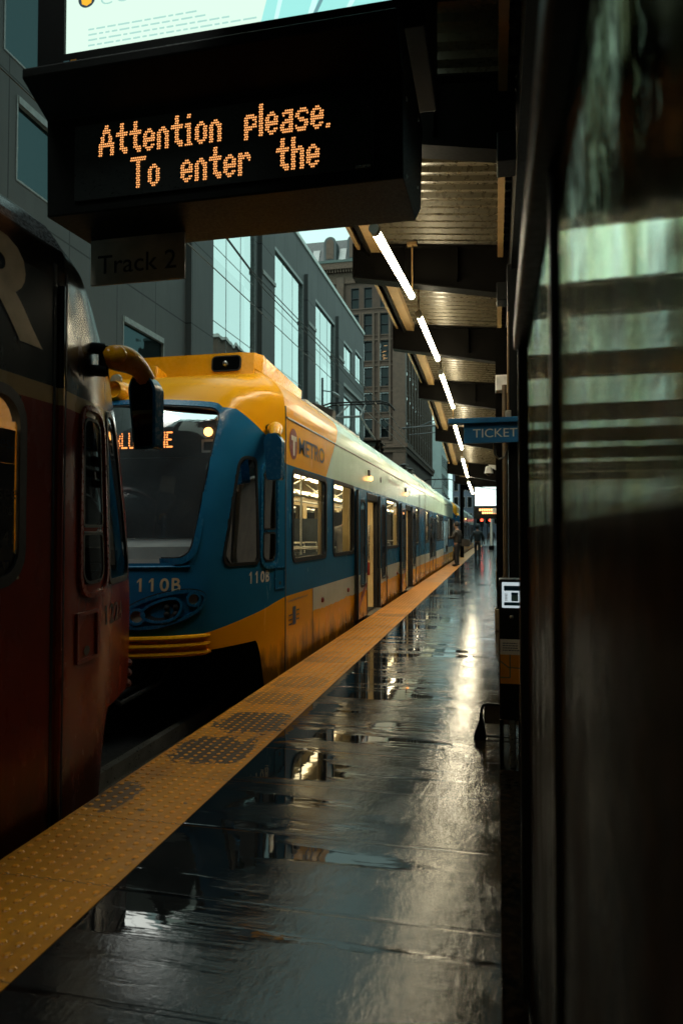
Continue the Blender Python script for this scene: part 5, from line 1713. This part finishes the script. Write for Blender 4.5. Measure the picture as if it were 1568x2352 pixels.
# ------------------------------------------------------------------ dark sandstone block beyond
DX, DY = -14.0, 107.5
db = thing('brownstone_building', (DX - 8, DY + 20, 0), 'tall dark brown sandstone block with arched dormers and a slate roof, beyond the grey one', 'building')
ROWS = [(36.9, 40.2), (32.6, 35.9), (28.5, 31.6), (24.4, 27.4), (20.3, 23.3), (16.3, 19.2)]
mb = MB()
fcols = [(-29.6, -28.3), (-27.4, -26.1), (-22.3, -21.0), (-20.2, -18.9), (-17.6, -16.3)]
wins = [(a, b, z0, z1) for a, b in fcols for z0, z1 in ROWS]
xs = sorted({-34.0, DX, *[w_[0] for w_ in wins], *[w_[1] for w_ in wins]}); zs = sorted({-1.0, 43.2, *[w_[2] for w_ in wins], *[w_[3] for w_ in wins]})
for i in range(len(xs) - 1):
    for j in range(len(zs) - 1):
        cx, cz = (xs[i] + xs[i + 1]) / 2, (zs[j] + zs[j + 1]) / 2
        if any(w_[0] < cx < w_[1] and w_[2] < cz < w_[3] for w_ in wins): continue
        mb.quad((xs[i], DY, zs[j]), (xs[i + 1], DY, zs[j]), (xs[i + 1], DY, zs[j + 1]), (xs[i], DY, zs[j + 1]))
scols = [(DY + 2.6 + 4.1 * k, DY + 4.9 + 4.1 * k) for k in range(11)]
wall_holes(mb, DX, DY, DY + 48, -1, 43.2, [(a, b, z0, z1) for a, b in scols for z0, z1 in ROWS])
mb.build('wall', M['brown_stone'], db)
for a, b, z0, z1 in wins:
    m2 = MB()
    for q in ((a, a + .09, z0, z1), (b - .09, b, z0, z1), (a + .09, b - .09, z1 - .09, z1), (a + .09, b - .09, z0, z0 + .09), (a + .09, b - .09, (z0 + z1) / 2 - .05, (z0 + z1) / 2 + .05)):
        m2.box(q[0], q[1], DY + .12, DY + .45, q[2], q[3])
    f = m2.build('window', M['cab_dark'], db)
    MB().quad((a, DY + .40, z0), (b, DY + .40, z0), (b, DY + .40, z1), (a, DY + .40, z1)).build('pane', M['old_glass'], f)
for a, b in scols:
    for z0, z1 in ROWS:
        m2 = MB()
        for q in ((a, a + .1, z0, z1), (b - .1, b, z0, z1), ((a + b) / 2 - .06, (a + b) / 2 + .06, z0, z1)): m2.box(DX - .45, DX - .12, q[0], q[1], q[2], q[3])
        m2.box(DX - .45, DX - .1, a + .1, b - .1, z0, z0 + .1)
        f = m2.build('window', M['cab_dark'], db)
        MB().quad((DX - .40, a, z0), (DX - .40, b, z0), (DX - .40, b, z1), (DX - .40, a, z1)).build('pane', M['old_glass'], f)
mb = MB()   # spandrel bands under each row
for z0, z1 in ROWS:
    mb.box(-34, DX + .12, DY - .14, DY - .002, z0 - .95, z0 - .70); mb.box(-34, DX + .10, DY - .10, DY - .002, z0 - .18, z0 - .04)
    mb.box(DX + .002, DX + .14, DY, DY + 48, z0 - .95, z0 - .70); mb.box(DX + .002, DX + .10, DY, DY + 48, z0 - .18, z0 - .04)
mb.build('string_course', M['brown_trim'], db)
mb = MB()
for a, b, c in ((-15.6, DX + .3, 0), (-24.6, -23.4, 0), (-31.2, -30.2, 0)): mb.box(a, b, DY - .35, DY - .003, -1, 42.0)
for a, b in fcols: mb.box(a - .36, a - .04, DY - .22, DY - .004, 15.9, 36.2); mb.box(b + .04, b + .36, DY - .22, DY - .004, 15.9, 36.2)
for k in range(12):
    y = DY + 1.4 + 4.1 * k
    mb.box(DX + .004, DX + .32, y - .5, y + .5, 15.6, 41.6)
mb.box(DX - 1.4, DX + .36, DY - .38, DY + 1.4, -1, 42.1)
mb.build('pilaster', M['brown_trim'], db)
mb = MB()
mb.box(-34, DX + .7, DY - .7, DY + .0, 14.6, 15.2); mb.box(DX, DX + .7, DY, DY + 48.5, 14.6, 15.2)
mb.build('cornice', M['brown_carved'], db)
mb = MB()
mb.box(-34, DX + .45, DY - .45, DY + .0, 13.9, 14.6); mb.box(DX, DX + .45, DY, DY + 48.3, 13.9, 14.6)
mb.build('ledge', M['brown_carved'], db)
mb = MB()
mb.box(-34, DX + 1.0, DY - 1.0, DY, 43.2, 44.2); mb.box(DX, DX + 1.0, DY, DY + 49, 43.2, 44.2)
for k in range(46): mb.box(-33.6 + k * .44, -33.4 + k * .44, DY - .8, DY - .1, 42.7, 43.2)
mb.build('cornice', M['brown_carved'], db)
mb = MB()
mb.box(-34, DX + .2, DY - .2, DY - .0, 41.0, 42.7); mb.box(DX, DX + .2, DY, DY + 48, 41.0, 42.7)
for x in (-24.0, -30.7): mb.box(x - .5, x + .5, DY - .42, DY - .2, 36.8, 40.4)
mb.build('frieze', M['brown_carved'], db)
MB().box(-34.2, DX + 1.1, DY - 1.1, DY + 47, 44.2, 44.6).build('gutter', M['copper_green'], db)
MB().hexa([(-34, DY - .3, 44.6), (DX + .3, DY - .3, 44.6), (DX + .3, DY + 48, 44.6), (-34, DY + 48, 44.6)], [(-34, DY + 2.0, 49.0), (DX - 2.0, DY + 2.0, 49.0), (DX - 2.0, DY + 46, 49.0), (-34, DY + 46, 49.0)]).build('roof', M['slate'], db)
for x in (-30.6, -25.6, -21.8, -17.6):
    arch = [(x - 1.0, 44.6), (x + 1.0, 44.6), (x + 1.0, 47.6)] + [(x + 1.0 * cos(pi * k / 10), 47.6 + 1.0 * sin(pi * k / 10)) for k in range(1, 10)] + [(x - 1.0, 47.6)]
    dm = MB().prism(arch, lambda u, v, t: (u, t, v), DY - .6, DY + 2.4).build('dormer', M['slate'], db)
    inn = [(x - .62, 45.0), (x + .62, 45.0), (x + .62, 47.55)] + [(x + .62 * cos(pi * k / 10), 47.55 + .62 * sin(pi * k / 10)) for k in range(1, 10)] + [(x - .62, 47.55)]
    MB().prism(inn, lambda u, v, t: (u, t, v), DY - .66, DY - .6).build('dormer_pane', M['brown_trim'], dm)
for x in (-28.1, -23.7, -19.7):
    MB().hexa([(x - .55, DY - .35, 44.7), (x + .55, DY - .35, 44.7), (x + .55, DY + .1, 44.7), (x - .55, DY + .1, 44.7)], [(x - .55, DY + .75, 47.1), (x + .55, DY + .75, 47.1), (x + .55, DY + 1.1, 47.1), (x - .55, DY + 1.1, 47.1)]).build('skylight', M['frame_grey'], db)
mb = MB()
for k in range(14):
    z = 28.7 + random.uniform(0, 2.4); x = -17.5 + random.uniform(0, .5)
    mb.box(x, x + random.uniform(.2, .6), DY + .385, DY + .395, z, z + .05)
mb.build('lit_blind', glow('dim warm window light', (1.0, .6, .25), .5), db)

def block(name, x0, x1, y0, y1, z1, label, mat, face, bays, rows, glassm='old_glass', trim='grey_trim', z_first=4.0):
    """plain town building with windows on one face: 'S' looks at the camera, 'E' or 'W' along the street"""
    b = thing(name, ((x0 + x1) / 2, (y0 + y1) / 2, -1), label, 'building')
    MB().box(x0, x1, y0, y1, -1, z1).build('wall', mat, b)
    MB().box(x0 - .25, x1 + .25, y0 - .25, y1 + .25, z1, z1 + .5).build('cornice', M[trim], b)
    for i in range(bays):
        for j in range(rows):
            z0_ = z_first + j * (z1 - z_first - 1) / rows; zz = z0_ + (z1 - z_first - 1) / rows * .62
            if face == 'S':
                a = x0 + (x1 - x0) * (i + .2) / bays; c = x0 + (x1 - x0) * (i + .8) / bays
                fr = MB().box(a - .1, c + .1, y0 - .10, y0 - .003, z0_ - .1, zz + .1).build('window', M[trim], b)
                MB().quad((a, y0 - .104, z0_), (c, y0 - .104, z0_), (c, y0 - .104, zz), (a, y0 - .104, zz)).build('pane', M[glassm], fr)
            else:
                x = x0 if face == 'W' else x1
                s = -1 if face == 'W' else 1
                a = y0 + (y1 - y0) * (i + .2) / bays; c = y0 + (y1 - y0) * (i + .8) / bays
                fr = MB().box(min(x + s * .003, x + s * .10), max(x + s * .003, x + s * .10), a - .1, c + .1, z0_ - .1, zz + .1).build('window', M[trim], b)
                MB().quad((x + s * .104, a, z0_), (x + s * .104, c, z0_), (x + s * .104, c, zz), (x + s * .104, a, zz)).build('pane', M[glassm], fr)
    return b
block('tower', -27, -12.6, 166, 190, 27, 'pale tower block standing at the far end of the street beside the brownstone', M['pale_tower'], 'E', 6, 5, 'old_glass', 'pale_trim')
block('town_building', -12.4, -6.5, 205, 225, 24, 'narrow grey building closing the far end of the street', M['far_blue'], 'S', 3, 4)
block('town_building', -6.3, 9, 212, 232, 17, 'low bluish building at the far end beyond the platform', M['far_blue'], 'S', 6, 3)
block('town_building', 10.0, 22, -24, 32, 44, 'dark brick building out of view on the right, made tall to shade the near street', M['dark_brick'], 'W', 8, 6)  # unseen; height raised to keep sky light off the near facade
block('town_building', 10.0, 22, 40, 86, 19.0, 'lower dark brick building farther along, seen through the streaked glass', M['dark_brick'], 'W', 10, 5)
block('town_building', 10.0, 22, 92, 200, 29.0, 'long dark stone block far along the right side of the street', M['brown_stone'], 'W', 16, 5)
block('town_building', -30, 20, -46, -30, 62, 'large dark unseen block added behind the camera to block the sky', M['dark_brick'], 'S', 2, 2)  # unseen mass added to cut off sky light from behind

# ------------------------------------------------------------------ overhead line, lamps and far street things
wr = MB()
for x, z in ((-3.52, 4.80),):
    wr.tube([(x, y, z + .03 * abs(((y / 20.0) % 2) - 1)) for y in range(-6, 170, 8)], .008, 5)
solo(wr.build('contact_wire', M['wire']), 'thin contact wire running over the trams', 'overhead wire')
wr = MB()
for dx, dz in ((0, 0), (.3, -.45)):
    wr.tube([(-6.6 + dx, 12, 9.3 + dz), (-5.6 + dx, 15.5, 7.6 + dz), (-4.6 + dx, 18.5, 6.55 + dz), (-3.6, 23.0, 5.6 + dz), (-3.52, 30, 5.1)], .013, 5)
solo(wr.build('span_wire', M['wire'], smooth=True), 'pair of dark wires slanting down across the grey building', 'overhead wire')
br = thing('catenary_arm', (-1.9, 40, 6.4), 'steel cantilever arm holding the overhead wire beyond the pantograph', 'overhead bracket')
mb = MB()
mb.tube([(-5.3, 40, 7.45), (-1.9, 40, 7.62)], .045, 8); mb.tube([(-4.4, 40, 7.48), (-1.9, 40, 8.45)], .035, 8)
mb.tube([(-4.9, 40, 7.05), (-1.9, 40, 7.25)], .03, 8); mb.tube([(-5.2, 40, 7.35), (-4.9, 40, 7.7), (-4.8, 40, 7.45)], .03, 8)
mb.build('arm', M['insul'], br, smooth=True)
MB().tube([(-1.9, 40.0, 0), (-1.9, 40.0, 9.0)], .11, 10).build('mast', M['dark_steel'], br, smooth=True)
lp = thing('street_lamp', (-13.3, 54.7, 0), 'slim street lamp with a flat head in front of the grey building windows', 'street lamp')
MB().tube([(-13.3, 53.0, 0), (-13.3, 53.0, 13.6)], .09, 8).build('mast', M['insul'], lp, smooth=True)
MB().tube([(-13.3, 53.0, 12.6), (-12.9, 54.3, 12.75)], .05, 8).build('arm', M['insul'], lp, smooth=True)
MB().sphere((-12.8, 55.6, 12.74), .22, 1.2, .11, 12, 8).build('lamp_head', M['white_panel'], lp, smooth=True)
sg = thing('signal_box', (-3.1, 12.2, 3.6), 'dark weathered box signal standing up above the tram roof line', 'signal')
MB().hexa([(-3.32, 12.2, 3.42), (-2.90, 12.2, 3.34), (-2.90, 12.45, 3.34), (-3.32, 12.45, 3.42)], [(-3.26, 12.2, 3.80), (-2.86, 12.2, 3.64), (-2.86, 12.45, 3.64), (-3.26, 12.45, 3.80)]).build('case', M['bag_cloth'], sg, bevel=.02)
MB().tube([(-3.1, 12.35, 3.2), (-3.1, 12.35, 3.5)], .03, 8).build('stem', M['dark_steel'], sg)
pole = thing('yellow_pole', (-.40, 60, 0), 'yellowish pole standing at the far end of the platform', 'pole')
MB().tube([(-.40, 60, .3), (-.40, 60, 4.3)], .10, 10).build('shaft', M['white_paint'], pole, smooth=True)
MB().box(-.62, -.18, 59.8, 60.2, 0, .32).build('footing', M['dark_steel'], pole, bevel=.02)
for x, y, lab in ((-1.75, 88, 'distant traffic light glowing red, left of the far pole'), (-.75, 90, 'distant traffic light glowing red, behind the far pole')):
    ts = thing('traffic_signal', (x, y, 0), lab, 'traffic light', 'traffic lights at the far crossing')
    MB().box(x - .22, x + .22, y, y + .3, 2.1, 3.3).build('case', M['black_metal'], ts, bevel=.04)
    MB().lathe((x, y - .001, 2.95), (0, -1, 0), [(0, .17), (.03, .15), (.05, .05), (.052, .001)], 14).build('red_lens', M['lamp_red'], ts, smooth=True)
    MB().tube([(x, y + .15, -.1), (x, y + .15, 2.1)], .07, 8).build('mast', M['dark_steel'], ts, smooth=True)
fl = thing('street_lamp', (-1.2, 100, 0), 'far street lamp shining white above the red traffic lights', 'street lamp')
MB().tube([(-1.2, 100, -.1), (-1.2, 100, 4.2)], .07, 8).build('mast', M['dark_steel'], fl, smooth=True)
MB().sphere((-1.2, 99.8, 4.35), .20, .20, .20, 12, 8).build('lamp_globe', M['lamp_white'], fl, smooth=True)
